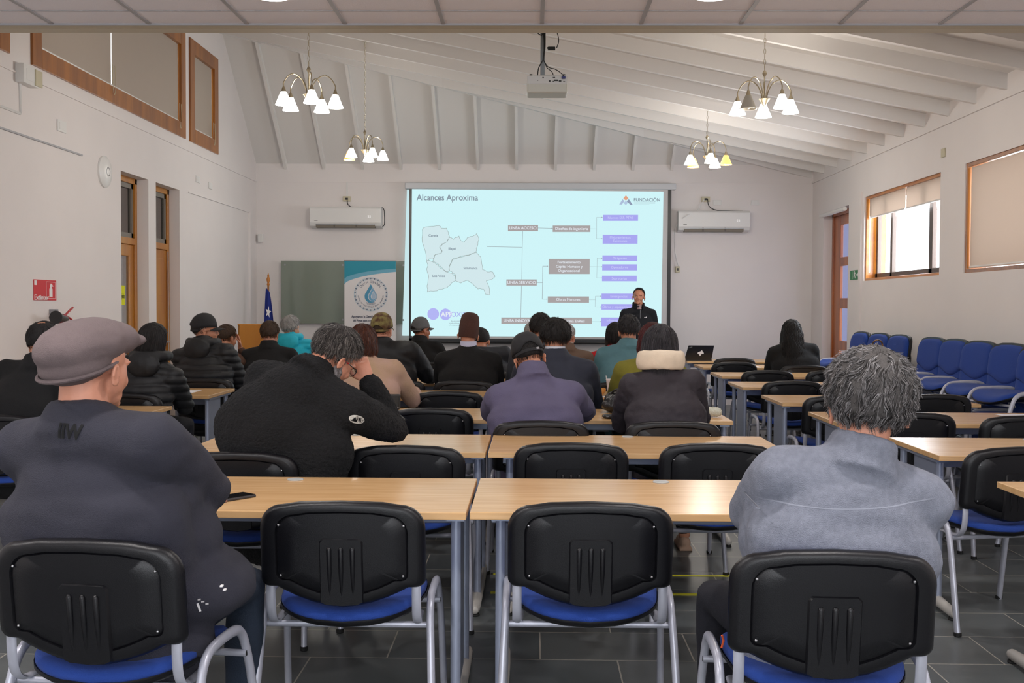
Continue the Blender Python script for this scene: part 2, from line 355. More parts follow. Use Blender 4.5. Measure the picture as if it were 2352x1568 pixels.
# ---- high left windows: wooden frames with closed taupe blinds
def framewin(name, x, s, y0, y1, z0, z1, fw, m, blind=None, proud=.03, depth=.14, mull=None, bottomgap=0, glass=True):
    r = empty(name, (0, 0, 0)); r['kind'] = 'structure'
    xa, xb = x - s * proud, x + s * depth      # s: outward sign
    g = G().b2(xa, xb, y0, y0 + fw, z0, z1).b2(xa, xb, y1 - fw, y1, z0, z1).b2(xa, xb, y0 + fw, y1 - fw, z0, z0 + fw).b2(xa, xb, y0 + fw, y1 - fw, z1 - fw, z1)
    g.build('window_frame', m, r, smooth=False, bevel=.004)
    if glass: G().b2(x + s * .10, x + s * .106, y0 + fw, y1 - fw, z0 + fw, z1 - fw).build('window_glass', GLASS, r, smooth=False)
    return r
for i, (y0, y1) in enumerate(((4.6, 8.42), (8.80, 12.70), (12.87, 14.02))):
    r = framewin('window_%d' % (i + 3), XL, -1, y0, y1, 3.36, 4.58, .165 if i else .165, WOOD, proud=.02)
    fw = .165; yy = [y0 + fw, (y0 + y1) / 2 - .2, y1 - fw] if i < 2 else [y0 + fw, y1 - fw]
    for a, b in zip(yy, yy[1:]):
        bl = G().b2(XL - .02, XL - .024, a + .012, b - .012, 3.36 + fw + .02, 4.58 - fw).build('roller_blind', BLINDL, r, smooth=False)
        G().tube([(XL - .02, a + .012, 3.36 + fw + .02), (XL - .02, b - .012, 3.36 + fw + .02)], .011, 8).build('blind_bar', PLAST, bl)
        c = spl([(XL + .03, b - .1, 3.36 + fw + .2), (XL + .035, b - .1, 3.36 + fw - .02), (XL + .035, b - .07, 3.36 + fw - .08), (XL + .035, b - .04, 3.36 + fw - .02), (XL + .03, b - .04, 3.36 + fw + .2)])
        G().tube(c, .003, 5).build('blind_cord', IVORY, bl)
# ---- right windows
def cord(x, y, z0, z1, par):
    G().tube(spl([(x, y, z1), (x - .01, y + .01, (z0 + z1) / 2), (x, y + .015, z0 + .03), (x, y + .035, z0), (x, y + .055, z0 + .03), (x, y + .05, (z0 + z1) / 2), (x, y + .045, z1)]), .0028, 5).build('blind_cord', PLAST, par)
r = framewin('window_1', XR, 1, 11.02, 13.52, 1.76, 2.79, .03, WOODH, proud=-.02, depth=.26, glass=False)
g = G(); X0, X1 = XR + .13, XR + .18
for a, b, c, d in ((11.05, 13.49, 1.79, 1.85), (11.05, 13.49, 2.70, 2.76), (11.05, 11.11, 1.79, 2.76), (13.40, 13.46, 1.79, 2.76), (12.86, 12.93, 1.79, 2.76), (11.58, 11.68, 1.79, 2.76)):
    g.b2(X0, X1, a, b, c, d)
g.build('window_sash', ALU, r, smooth=False, bevel=.004)
G().b2(X0 + .02, X0 + .026, 11.1, 13.42, 1.84, 2.72).build('window_glass', GLASS, r, smooth=False)
for a, b in ((11.05, 12.16), (12.19, 13.47)):
    bl = G().b2(XR + .05, XR + .053, a, b, 2.53, 2.76).build('roller_blind', BLIND, r, smooth=False)
    G().tube([(XR + .05, a, 2.53), (XR + .05, b, 2.53)], .01, 8).build('blind_bar', PLAST, bl)
cord(XR + .02, 13.32, 1.86, 2.55, r)
r = framewin('window_2', XR, 1, 7.9, 10.40, 1.76, 2.79, .035, WOOD, proud=-.01, depth=.2)
bl = G().b2(XR + .04, XR + .043, 7.93, 10.35, 1.81, 2.75).build('roller_blind', BLIND, r, smooth=False)
G().tube([(XR + .04, 7.93, 1.815), (XR + .04, 10.35, 1.815)], .012, 8).build('blind_bar', PLAST, bl)
# ---- doors: wooden leaves deep in their openings
def door(name, x, s, y0, y1, ztop, m, kind):
    r = empty(name); r['kind'] = 'structure'; xi = x + s * .12; xo = x + s * .2; fw = .06
    G().b2(xi, xo, y0, y0 + fw, 0, ztop).b2(xi, xo, y1 - fw, y1, 0, ztop).b2(xi, xo, y0, y1, ztop - fw, ztop).build('door_frame', m, r, smooth=False, bevel=.004)
    a, b = y0 + fw, y1 - fw; xc = xi + s * .02; xd = xi + s * .06
    if kind == 'panes':
        g = G(); yl = [(a, a + .26), (b - .30, b)]
        for p, q in yl: g.b2(xc, xd, p, q, .01, ztop - fw)
        cuts = [.01, .28, .88, .98, 1.50, 1.62, 2.10, 2.20, 2.58, ztop - fw]
        for p, q in ((.01, .30), (.84, .98), (1.42, 1.56), (2.0, 2.12), (2.56, ztop - fw)): g.b2(xc, xd, a + .26, b - .30, p, q)
        lf = g.build('door_leaf', m, r, smooth=False, bevel=.006)
        for p, q in ((.30, .84), (.98, 1.42), (1.56, 2.0), (2.12, 2.56)): G().b2(xc + s * .018, xc + s * .024, a + .26, b - .30, p, q).build('door_pane', glassmat('frosted_pane', (.8, .82, .95), .05), lf, smooth=False)
        G().tube([(xc, a + .10, 1.0), (xc - s * .05, a + .10, 1.0), (xc - s * .05, a + .24, 1.0)], .009, 8).build('door_handle', GREYM, lf)
        G().b2(xc - s * .012, xc, a + .14, a + .18, 2.44, 2.62).b2(xc - s * .02, xc, a + .12, a + .2, 2.49, 2.53).build('door_bolt', GREYM, lf, smooth=False)
    else:
        G().b2(xi, xo, a, b, 2.05, 2.12).build('door_transom_bar', m, r, smooth=False, bevel=.004)
        tr = G().b2(xc, xd, a, a + .05, 2.12, ztop - fw).b2(xc, xd, b - .05, b, 2.12, ztop - fw).b2(xc, xd, a, b, 2.12, 2.17).b2(xc, xd, a, b, ztop - fw - .05, ztop - fw).build('transom_sash', mat('grey_sash', srgb(120, 114, 106), .5), r, smooth=False)
        G().b2(xc + s * .02, xc + s * .026, a + .05, b - .05, 2.17, ztop - fw - .05).build('transom_glass', GLASSD, tr, smooth=False)
        g = G()
        if kind == 'glazed':
            g.b2(xc, xd, a, a + .11, .01, 2.05).b2(xc, xd, b - .11, b, .01, 2.05).b2(xc, xd, a + .11, b - .11, .01, .9).b2(xc, xd, a + .11, b - .11, 1.93, 2.05)
            lf = g.build('door_leaf', m, r, smooth=False, bevel=.006)
            G().b2(xc + s * .02, xc + s * .026, a + .11, b - .11, .9, 1.93).build('door_pane', glassmat('grey_door_glass', (.55, .57, .58), .1), lf, smooth=False)
            n = G().b2(xc + s * .012, xc + s * .016, a + .12, b - .22, 1.42, 1.62).build('yellow_notice', mat('yellow_paper', srgb(224, 226, 30), .8), lf, smooth=False)
            text('Restringido', .075, (xc - s * -.010, (a + b) / 2 - .05, 1.51), mat('notice_ink', srgb(95, 100, 50), .8), n, 'notice_lettering', facing='left', sx=.85)
        else:
            g.b2(xc, xd, a, b, .01, 2.05); lf = g.build('door_leaf', m, r, smooth=False, bevel=.006)
            G().b2(xc - s * .004, xc, a + .1, b - .12, .2, .95).b2(xc - s * .004, xc, a + .1, b - .12, 1.05, 1.45).b2(xc - s * .004, xc, a + .1, b - .12, 1.53, 1.95).build('door_panel', m, lf, smooth=False, bevel=.003)
            G().tube([(xc, b - .06, 1.0), (xc - s * .05, b - .06, 1.0), (xc - s * .05, b - .2, 1.0)], .009, 8).build('door_handle', GREYM, lf)
            G().tube([(xc - s * .04, b - .05, .85), (xc - s * .04, b - .05, 2.03)], .006, 8).build('door_rail', GREYM, lf)
    return r
WOODL = mat('door_wood_ochre', srgb(190, 128, 32), .35, color2=srgb(168, 102, 24), vscale=6, stretch=(1, 1, .15), coat=.3)
door('door_1', XL, -1, 10.72, 11.49, 2.745, WOODL, 'glazed')
door('door_2', XL, -1, 11.72, 12.51, 2.745, WOODL, 'solid')
door('door_3', XR, 1, 14.18, 15.40, 2.755, WOODD, 'panes')
# dark corridor behind the left doors, pale porch behind the right one
struct(G().b2(-5.6, -5.5, 9.5, 13.5, 0, 3).b2(-5.6, XL - .28, 9.5, 9.6, 0, 3).b2(-5.6, XL - .28, 13.4, 13.5, 0, 3).b2(-5.6, XL - .28, 9.5, 13.5, 2.9, 3), 'wall_corridor', WALL)
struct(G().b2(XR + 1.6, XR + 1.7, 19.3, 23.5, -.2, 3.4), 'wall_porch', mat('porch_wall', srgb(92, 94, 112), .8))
r = tag(G().tube([(XR - .045, 14.2, 2.71), (XR - .045, 15.38, 2.71)], .028, 12).build('roller_blind', PLAST), 'rolled-up white roller blind above the tall wooden door with four panes', 'blind')
# ================================================================ chairs and tables
BLK = mat('black_chair_plastic', srgb(13, 13, 17), .36, bump=.10, bscale=420, spec=.4)
BLUEF = mat('blue_chair_fabric', srgb(26, 60, 138), .95, bump=.3, bscale=380, sheen=.05)
SILV = mat('silver_painted_steel', srgb(176, 178, 190), .32, metal=.25, vary=.04, vscale=30)
RUB = mat('black_rubber', srgb(18, 18, 18), .7)
SCREW = mat('screw_steel', srgb(170, 170, 172), .35, metal=.9)
def outline(w, zt, zs, zc, rt, rb, n=7):
    """backrest outline in x,z: top z, side bottom z, centre bottom z"""
    pts = []
    def arc(cx, cz, r, a0, a1): return [(cx + r * cos(a0 + (a1 - a0) * i / n), cz + r * sin(a0 + (a1 - a0) * i / n)) for i in range(n + 1)]
    top = [(x, zt - .018 * (x / w) ** 2 * 4) for x in (w * .25, 0, -w * .25)]
    R = arc(w / 2 - rb, zs + rb, rb, -pi / 2, 0) + arc(w / 2 - rt, zt - .014 - rt, rt, 0, pi / 2)
    L = [(-x, z) for x, z in reversed(R)]
    bot = [(w / 2 * k, zc + (zs - zc) * min(1, abs(k) / .80) ** 1.8) for k in (-.80, -.70, -.55, -.36, -.18, 0, .18, .36, .55, .70, .80)]
    return R + top + L + bot
def back_y(x, z): return -.232 - (z - .5) * .12 + .22 * x * x
def shell(o, rings, cx=0, cz=.665):
    g = G(); vs = []; n = len(o)
    for s_, d in rings:
        for x, z in o:
            X, Z = cx + (x - cx) * s_, cz + (z - cz) * s_
            vs.append((X, back_y(X, Z) + d, Z))
    k = len(rings); fs = [(i * n + j, i * n + (j + 1) % n, (i + 1) * n + (j + 1) % n, (i + 1) * n + j) for i in range(k - 1) for j in range(n)]
    vs.append((cx, back_y(cx, cz) + rings[0][1], cz)); vs.append((cx, back_y(cx, cz) + rings[-1][1], cz))
    fs += [(n * k, (j + 1) % n, j) for j in range(n)] + [(n * k + 1, (k - 1) * n + j, (k - 1) * n + (j + 1) % n) for j in range(n)]
    return g.add(vs, fs)
def seatpad(rings):
    g = G(); o = []; N_ = 40
    for i in range(N_):
        a = 2 * pi * i / N_; c, s_ = cos(a), sin(a); e = .55
        x = .235 * math.copysign(abs(c) ** e, c); y = .205 * math.copysign(abs(s_) ** e, s_)
        if y < 0: x *= .97; y -= .05 * (1 - (x / .235) ** 2)
        o.append((x, y))
    vs = []
    for sc, z in rings:
        for x, y in o: vs.append((x * sc, y * sc, z + .03 * (x * sc / .235) ** 2 - (.025 * max(0, y * sc - .12) / .09) ** 1))
    k = len(rings); n = N_; fs = [(i * n + j, i * n + (j + 1) % n, (i + 1) * n + (j + 1) % n, (i + 1) * n + j) for i in range(k - 1) for j in range(n)]
    vs += [(0, 0, rings[0][1]), (0, 0, rings[-1][1])]
    fs += [(n * k, (j + 1) % n, j) for j in range(n)] + [(n * k + 1, (k - 1) * n + j, (k - 1) * n + (j + 1) % n) for j in range(n)]
    return g.add(vs, fs)
def make_chair():
    r = empty('stacking_chair')
    o = outline(.515, .822, .545, .482, .075, .028)
    g = shell(o, [(0.2, -.026), (.55, -.025), (.765, -.024), (.785, -.019), (.80, -.026), (.90, -.027), (.955, -.023), (.99, -.012), (1, 0), (.99, .008), (.9, .01), (.3, .01)])
    b = g.build('backrest', BLK, r, angle=50)
    def P(x, z, d): return (x, back_y(x, z) + d, z)
    g = G()
    cs = [(-.068, .695), (-.058, .706), (.058, .706), (.068, .695), (.068, .50), (.05, .492), (0, .489), (-.05, .492), (-.068, .50)]
    vs = [P(x, z, -.024) for x, z in cs] + [P(x * .93, .6 + (z - .6) * .97, -.034) for x, z in cs]; n = len(cs)
    g.add(vs, [tuple(range(n, 2 * n))] + [(j, (j + 1) % n, n + (j + 1) % n, n + j) for j in range(n)])
    for x in (-.036, 0, .036): g.cap([P(x, .672, -.033), P(x, .60, -.032), P(x, .51, -.028)], [.0085, .008, .004], 8)
    g.build('back_rib', BLK, b, angle=50)
    for x, z in ((-.193, .745), (.193, .745), (-.19, .585), (.19, .585)): G().ell(P(x, z, -.026), .004, n=8, m=6).build('screw', SCREW, b)
    o2 = outline(.485, .806, .555, .497, .085, .04)
    shell(o2, [(.3, .048), (.7, .047), (.88, .043), (.97, .03), (1, .016), (.995, .008), (.4, .008)]).build('back_pad', BLUEF, r, angle=70)
    seatpad([(.4, .475), (.8, .474), (.95, .468), (1, .455), (1, .444), (.99, .438), (.4, .436)]).build('seat', BLUEF, r, angle=70)
    seatpad([(.4, .437), (.97, .437), (1.012, .441), (1.012, .430), (.96, .420), (.4, .416)]).build('seat_shell', BLK, r, angle=60)
    for s_ in (-1, 1):
        p = spl([(s_ * .284, -.275, .0), (s_ * .272, -.205, .30), (s_ * .266, -.17, .42), (s_ * .264, -.135, .472), (s_ * .264, -.075, .493), (s_ * .264, .06, .493), (s_ * .264, .12, .472), (s_ * .266, .155, .42), (s_ * .272, .19, .30), (s_ * .28, .245, .0)], 4)
        leg = G().tube(p, [(.0125, .0155)] * len(p), 10, up=(1, 0, 0)).build('leg_frame', SILV, r, angle=50)
        for y, x in ((-.275, .284), (.245, .28)): G().lathe([(.014, .0), (.0165, .003), (.0165, .016), (.013, .018)], (s_ * x, y, 0), n=10).build('foot_cap', RUB, leg)
        p = spl([(s_ * .228, -.228, .60), (s_ * .228, -.232, .53), (s_ * .228, -.222, .462), (s_ * .228, -.195, .428), (s_ * .224, -.15, .418), (s_ * .22, -.05, .418)], 4)
        G().tube(p, [(.0145, .007)] * len(p), 10, up=(1, 0, 0)).build('back_upright', SILV, r, angle=50)
    for y in (-.155, .145):
        c = G().tube([(-.272, y, .405), (.272, y, .405)], .0105, 10).build('crossbar', SILV, r)
        G().tube([(-.2735, y, .405), (-.2715, y, .405)], .008, 8).tube([(.2715, y, .405), (.2735, y, .405)], .008, 8).build('end_plug', RUB, c)
    tag(r, '', 'chair'); return r
CH0 = make_chair(); CH_USED = [0]
def chair(x, y, rz, label, group, z=0):
    """x,y = floor point under the middle of the back's top edge"""
    a = rd(rz); cx, cy = x - sin(a) * .27, y + cos(a) * .27
    if not CH_USED[0]:
        CH_USED[0] = 1; CH0.location = (cx, cy, z); CH0.rotation_euler = (0, 0, a); CH0['label'] = label; CH0['group'] = group; return CH0
    return dup(CH0, (cx, cy, z), a, label, group)
G1 = 'black-backed chairs at the long tables'
b_ = 'black-backed blue-seated chair '
chair(-1.144, 2.754, -6, b_ + 'carrying the man in the flat cap, nearest at left', G1)
chair(-.585, 3.326, 0, b_ + 'empty at the nearest table, the left of the two', G1)
chair(.185, 3.347, 0, b_ + 'empty at the nearest table, the right of the two', G1)
chair(.757, 2.707, -2, b_ + 'carrying the grey-haired man in the grey fleece', G1)
chair(-1.217, 4.432, 0, b_ + 'carrying the man in the black sherpa jacket', G1)
chair(-.544, 4.682, 0, b_ + 'empty beside the man who rests his head on his hand', G1)
chair(.176, 4.815, 0, b_ + 'empty in the second row, directly right of the table seam', G1)
chair(.826, 4.838, 0, b_ + 'empty in the second row, partly behind the grey fleece shoulder', G1)
chair(-.975, 6.211, 0, b_ + 'empty in the third row beside the sherpa sleeve', G1)
chair(-.600, 6.40, 3, b_ + 'empty in the third row left of the purple-grey fleece', G1)
chair(.05, 5.745, 0, b_ + 'carrying the man in the purple-grey fleece', G1)
chair(.752, 5.765, 0, b_ + 'carrying the woman with the cream hood', G1)
chair(-.592, 7.701, 0, b_ + 'empty, just behind the man in the brown beanie', G1)
chair(-.554, 8.86, 0, b_ + 'carrying the man in the brown beanie', G1)
chair(-1.13, 8.88, 0, b_ + 'carrying the man in the camouflage cap', G1)
chair(.151, 7.22, 0, b_ + 'carrying the man in the navy suit jacket', G1)
chair(-1.19, 7.30, 0, b_ + 'carrying the auburn-haired woman in beige', G1)
chair(.80, 7.32, 0, b_ + 'carrying the woman in the olive jacket', G1)
chair(.76, 8.84, 0, b_ + 'carrying the man in the teal shirt', G1)
chair(.63, 9.983, 0, b_ + 'empty beyond the man in the teal shirt', G1)
chair(-1.05, 11.85, 0, b_ + 'carrying the man in the grey cap', G1)
chair(-.47, 10.38, 0, b_ + 'carrying the person hidden behind the brown beanie', G1)
chair(-.2, 12.979, 0, b_ + 'empty, farthest back, left of the group of heads', G1)
chair(.79, 13.111, 0, b_ + 'empty, farthest back, beside the red top', G1)
chair(-.12, 11.219, 0, b_ + 'empty just right of the person in the dark navy jacket', G1)
chair(.03, 8.86, 0, b_ + 'carrying the dark-haired man in front of the navy suit', G1)
chair(.35, 10.38, 0, b_ + 'carrying the balding man in the brown jacket', G1)
chair(.86, 10.40, 0, b_ + 'carrying the person in red', G1)
chair(2.13, 4.78, 12, b_ + 'empty beyond the right aisle, turned slightly, nearest there', G1)
chair(2.209, 6.334, 0, b_ + 'empty in the right block, second row, right beside the grey-haired head', G1)
chair(2.80, 6.195, 0, b_ + 'empty in the right block, second row, at the frame edge', G1)
chair(2.848, 7.709, 0, b_ + 'empty in the right block in front of the stacked blue chairs', G1)
chair(2.13, 7.538, 0, b_ + 'empty in the right block, half hidden left of the grey-haired head', G1)
chair(2.166, 9.052, 0, b_ + 'empty in the right block, alone at the fourth table', G1)
chair(2.282, 10.556, 0, b_ + 'empty in the right block, left one at the fifth table', G1)
chair(2.92, 10.619, 0, b_ + 'empty in the right block, right one at the fifth table', G1)
chair(2.251, 12.136, 0, b_ + 'empty in the right block behind the laptop table', G1)
chair(2.443, 13.15, 0, b_ + 'empty directly at the laptop table, farthest in the right block', G1)
chair(2.887, 11.572, 0, b_ + 'carrying the woman with long black hair', G1)
chair(-2.78, 7.36, 0, b_ + 'carrying the woman in the hooded black puffer coat', G1)
chair(-2.72, 8.93, 0, b_ + 'carrying the man in the black cap and glasses', G1)
chair(-2.927, 5.85, 0, b_ + 'carrying the balding man in black at the left wall', G1)
chair(-2.60, 10.45, 0, b_ + 'carrying the brown-haired man near the lectern', G1)
chair(-2.68, 11.95, 0, b_ + 'carrying the white-haired woman in turquoise', G1)
chair(-3.08, 10.45, 0, b_ + 'carrying the person in brown by the left wall', G1)
# stacks by the right wall: faces turned to the room
STK = [(3.50, 12.5, 'farthest stack by the tall wooden door'), (3.50, 11.83, 'second stack from the tall wooden door'), (3.49, 11.16, 'stack carrying the leopard bag by the wall'),
       (3.48, 10.22, 'stack just right of the wall shadow gap'), (3.47, 9.66, 'stack overlapped by the gap stack, below the open window'),
       (3.46, 9.10, 'stack below the gap between the two right windows'), (3.45, 8.50, 'stack below the closed blind'), (3.43, 7.92, 'nearest stack, cut by the frame edge')]
for i, (x, y, w) in enumerate(STK):
    for k in range(3):
        a = rd(94 + [0, 2, 1, 1, 0, 3, 4, 6][i]); zz = .17 * k
        lab = ('lowest', 'middle', 'topmost')[k] + ' blue stacking chair of the ' + w
        dup(CH0, (x - cos(a) * .02 * k, y - .02 * k, zz), a, lab, 'blue chairs stacked along the right wall')
chair(3.28, 6.85, 95, 'single blue chair at the right frame edge beyond the papers', 'blue chairs along the right wall')

TOPM = bpy.data.materials.new('beech_laminate'); TOPM.use_nodes = True
def _top():
    nt = TOPM.node_tree; b = nt.nodes['Principled BSDF']; tc = nt.nodes.new('ShaderNodeTexCoord'); mp = nt.nodes.new('ShaderNodeMapping'); mp.inputs['Scale'].default_value = (1.2, 14, 14)
    nt.links.new(tc.outputs['Object'], mp.inputs[0]); n = nt.nodes.new('ShaderNodeTexNoise'); n.inputs['Scale'].default_value = 2.2; n.inputs['Detail'].default_value = 8; n.inputs['Distortion'].default_value = .6
    nt.links.new(mp.outputs[0], n.inputs[0]); r = nt.nodes.new('ShaderNodeValToRGB'); r.color_ramp.elements[0].position = .3; r.color_ramp.elements[1].position = .72
    r.color_ramp.elements[0].color = (*srgb(204, 160, 108), 1); r.color_ramp.elements[1].color = (*srgb(224, 184, 134), 1)
    nt.links.new(n.outputs[0], r.inputs[0]); nt.links.new(r.outputs[0], b.inputs['Base Color']); b.inputs['Roughness'].default_value = .24; b.inputs['Specular IOR Level'].default_value = .5
_top()
TLEG = mat('blue_grey_steel', srgb(156, 164, 184), .35, metal=.35)
FOOTM = mat('foot_glide', srgb(186, 182, 176), .45)
GROM = mat('grommet_grey', srgb(176, 178, 176), .45)
def make_table(w=1.415, li=.04, ri=.04):
    r = empty('training_table'); D = .72; h = w / 2
    G().b2(-h, h, 0, D, .715, .74).build('tabletop', TOPM, r, smooth=False, bevel=.0025)
    G().lathe([(.030, .739), (.032, .7415), (.030, .7445), (.012, .7455)], (-.0, D - .07, 0), n=24).build('cable_grommet', GROM, r)
    G().b2(-h + .06, h - .06, .30, .318, .645, .708).b2(-h + .06, h - .06, .30, .34, .69, .708).build('apron', TLEG, r, smooth=False, bevel=.003)
    for s_, ins in ((-1, li), (1, ri)):
        x = s_ * (h - ins)
        lg = G().tube([(x, .10, .05), (x, .10, .712)], .0175, 14).tube([(x, .60, .05), (x, .60, .712)], .0175, 14).b2(x - .008, x + .008, .12, .42, .10, .70).b2(x - .03, x + .03, .06, .64, .70, .714).build('leg', TLEG, r, angle=40)
        ft = G().cap([(x, -.10, .032), (x, .1, .04), (x, .6, .04), (x, .78, .032)], [.022, .026, .026, .022], 12).build('foot', FOOTM, lg)
        for y in (-.09, .77): G().lathe([(.02, 0), (.022, .004), (.018, .012)], (x, y, 0), n=12).build('glide', RUB, ft)
        G().b2(x - s_ * .0085, x - s_ * .0095, .2, .24, .35, .62).build('cable_slot', BLACKP, lg, smooth=False)
    tag(r, '', 'table'); return r
T0 = make_table(); TR = make_table(li=.10)
TREES = {'n': T0, 'r': TR}; USED = set()
def table(x0, y, label, kind='n', rz=0):
    """x0 = left edge, y = front edge"""
    if kind not in USED:
        USED.add(kind); t = TREES[kind]; t.location = (x0 + .7075, y, 0); t.rotation_euler = (0, 0, rz); t['label'] = label; t['group'] = 'training tables'; return t
    return dup(TREES[kind], (x0 + .7075, y, 0), rz, label, 'training tables')
rowy = [3.57, 5.05, 6.54, 8.07, 9.56, 11.05, 12.6]
whereC = ['nearest row', 'second row', 'third row', 'fourth row', 'fifth row', 'sixth row', 'farthest middle row']
wl = ['with the phone lying on it', 'under the elbow of the man in sherpa', 'beside the beige sweater woman', 'at the back of the camouflage cap', 'in front of the brown beanie', 'behind the brown beanie', 'below the black screen edge at left']
wr = ['with the bright lamp reflection', 'just behind the purple-grey fleece', 'with the knitted pencil case on it', 'carrying the white cup', 'at the teal shirt man', 'with a sheet of paper near the teal shirt', 'below the black screen edge at right']
for i, y in enumerate(rowy):
    table(-1.63, y, 'beech table, left half, %s, %s' % (whereC[i], wl[i]))
    table(-.203, y + .01, 'beech table, right half, %s, %s' % (whereC[i], wr[i]), 'r')
wR = ['corner only, right frame edge, lowest', 'strongly lit corner right of the grey-haired head', 'with papers near the frame edge', 'fourth, before a single empty chair', 'fifth from the photographer', 'sixth from the photographer', 'just in front of the laptop table', 'carrying the black laptop']
for i, (x, y) in enumerate(((1.84, 3.60), (1.89, 5.06), (1.82, 6.47), (1.80, 7.83), (1.81, 9.37), (1.89, 10.84), (1.95, 12.44), (1.97, 13.84))):
    table(x, y, 'beech-topped table in the right block, ' + wR[i], 'r' if i == 0 else 'n')
table(-3.84, 6.56, 'beech-topped table in the left block, nearer, behind the flat cap')
table(-3.85, 8.14, 'beech-topped table in the left block with the white sheet of paper')
table(-3.70, 9.65, 'beech-topped table in the left block with the red folder, before the lectern')
table(-3.70, 11.15, 'beech-topped table in the left block at the turquoise woman')
# ================================================================ lamps
NICK = mat('brushed_nickel', srgb(176, 164, 140), .28, metal=.9)
SHADE = mat('lit_frosted_glass', srgb(250, 248, 240), .4, emit=3.2, ecol=(1, .97, .9))
SHADEOFF = mat('unlit_frosted_glass', srgb(170, 164, 152), .35)
BULB = mat('lit_bulb', (1, 1, 1), .4, emit=14, ecol=(1, .97, .92)); BULBW = mat('lit_warm_bulb', (1, .8, .5), .4, emit=4, ecol=(1, .5, .14)); SHADEW = mat('lit_warm_glass', srgb(255, 210, 130), .4, emit=.8, ecol=(1, .58, .16))
def chandelier(x, y, zring, label, rot, off=(), warm=(), s=1.0):
    r = tag(empty('chandelier', (x, y, zring)), label, 'chandelier', 'five-armed chandeliers hanging from the roof')
    top = ZD(x) - zring
    n = int(top / .045); g = G()
    for i in range(n):       # chain links, every other turned
        z = top - .022 - i * (top - .03) / n; Rm = M.Rotation(rd(90 * (i % 2)), 3, 'Z')
        pts = [V((.009 * cos(a), 0, z + .024 * sin(a))) for a in [2 * pi * k / 8 for k in range(9)]]
        g.tube([Rm @ p for p in pts], .0022, 4, caps=False)
    g.build('chain', NICK, r)
    G().lathe([(.0, .02), (.05, .018), (.055, 0), (.0, -.004)], (0, 0, top - .01), n=20).build('ceiling_rose', NICK, r)
    G().lathe([(.003, .03), (.012, .02), (.02, .0), (.012, -.018), (.006, -.03), (.007, -.2), (.014, -.21)], n=16).build('stem', NICK, r)
    G().lathe([(.05, -.215), (.045, -.222), (.02, -.255), (.008, -.275), (.002, -.285)], n=16).build('hub', NICK, r)
    for k in range(5):
        a = rd(rot + 72 * k); d = V((cos(a), sin(a), 0)); R_ = .23 * s
        p = spl([d * .018 + V((0, 0, -.235)), d * .03 + V((0, 0, -.16)), d * .07 + V((0, 0, -.085)), d * .135 + V((0, 0, -.05)), d * .19 + V((0, 0, -.075)), d * R_ + V((0, 0, -.135)), d * (R_ + .002) + V((0, 0, -.17))], 5)
        arm = G().tube(p, .0052, 8).build('arm', NICK, r)
        c = p[-1]; G().lathe([(.006, .0), (.012, -.01), (.022, -.045), (.024, -.05)], c, n=14).build('socket', NICK, arm)
        mt = SHADEOFF if k in off else (SHADEW if k in warm else SHADE)
        sh = G().lathe([(.025, -.046), (.066, -.145), (.072, -.158), (.068, -.158), (.062, -.145), (.022, -.046)], c, n=22, close=True).build('lamp_shade', mt, r)
        if k not in off:
            G().ell(c + V((0, 0, -.13)), (.024, .024, .036), n=12, m=8).build('bulb', BULBW if k in warm else BULB, sh)
        else: G().ell(c + V((0, 0, -.13)), (.02, .02, .03), n=12, m=8).build('bulb', SHADEOFF, sh)
    light('POINT', (0, 0, -.50), 33 * s, (1, .93, .84), .16, parent=r)
    return r
chandelier(-1.956, 9.5, 3.47, 'chandelier at left nearer the camera, largest and brightest', 0, warm=())
chandelier(-2.067, 13.4, 3.55, 'chandelier at left farther back, small, with one orange bulb', 15, warm=(2,), s=.95)
chandelier(1.951, 9.3, 3.40, 'chandelier at right nearer the camera, with one unlit grey shade', 8, off=(3,))
chandelier(2.043, 12.9, 3.42, 'chandelier at right farther back, small, with warm orange bulbs', -16, warm=(0, 2), s=.95)
DL = mat('downlight_diffuser', (1, 1, 1), .5, emit=6, ecol=(1, .96, 1))
for i, (x, y) in enumerate(((-1.476, 6.16), (.994, 6.16), (-1.476, 2.6), (.994, 2.6), (3.2, 2.6), (-3.3, 2.6), (-1.476, -.8), (.994, -.8))):  # first two are in view; the others are added to light the foreground
    r = tag(empty('downlight', (x, y, 3.165)), 'round recessed downlight in the tile ceiling, ' + ('left one at the top edge', 'right one at the top edge', 'left middle one added above the camera', 'right middle one added above the camera', 'added above the camera at the right wall', 'added above the camera at the left wall', 'left one added behind the camera', 'right one added behind the camera')[i], 'ceiling light', 'recessed downlights')
    G().lathe([(.10, .0), (.115, -.004), (.112, -.008), (.098, -.008)], n=28, close=True).build('trim_ring', PLAST, r)
    G().lathe([(.0, -.002), (.099, -.003), (.099, .004), (0, .004)], n=24).build('diffuser', DL, r)
    light('AREA', (0, 0, -.02), (16 if i < 2 else 30), (1, .95, .93), .2, parent=r)

# ================================================================ projector on its pole
r = tag(empty('projector', (.10, 8.2, 3.0)), 'white projector hanging on a grey pole with loose black cables', 'projector')
PRW = mat('projector_white', srgb(196, 196, 188), .4)
G().b2(-.15, .15, -.11, .11, .0, .085).build('projector_body', PRW, r, smooth=False, bevel=.012)
G().b2(-.148, .148, -.112, -.09, .062, .128).b2(-.145, .145, -.10, .11, .085, .12).build('projector_back', mat('projector_panel', srgb(205, 205, 205), .4), r, smooth=False, bevel=.006)
g = G()
for x, z, w, h in ((-.03, .11, .010, .010), (.018, .085, .014, .012), (.05, .112, .018, .006), (.045, .083, .008, .006), (.065, .09, .03, .012), (.095, .085, .02, .01), (.125, .082, .014, .004), (-.068, .088, .004, .004)):
    g.b2(x - w / 2, x + w / 2, -.114, -.1115, z - h / 2, z + h / 2)
g.build('ports', BLACKP, r, smooth=False)
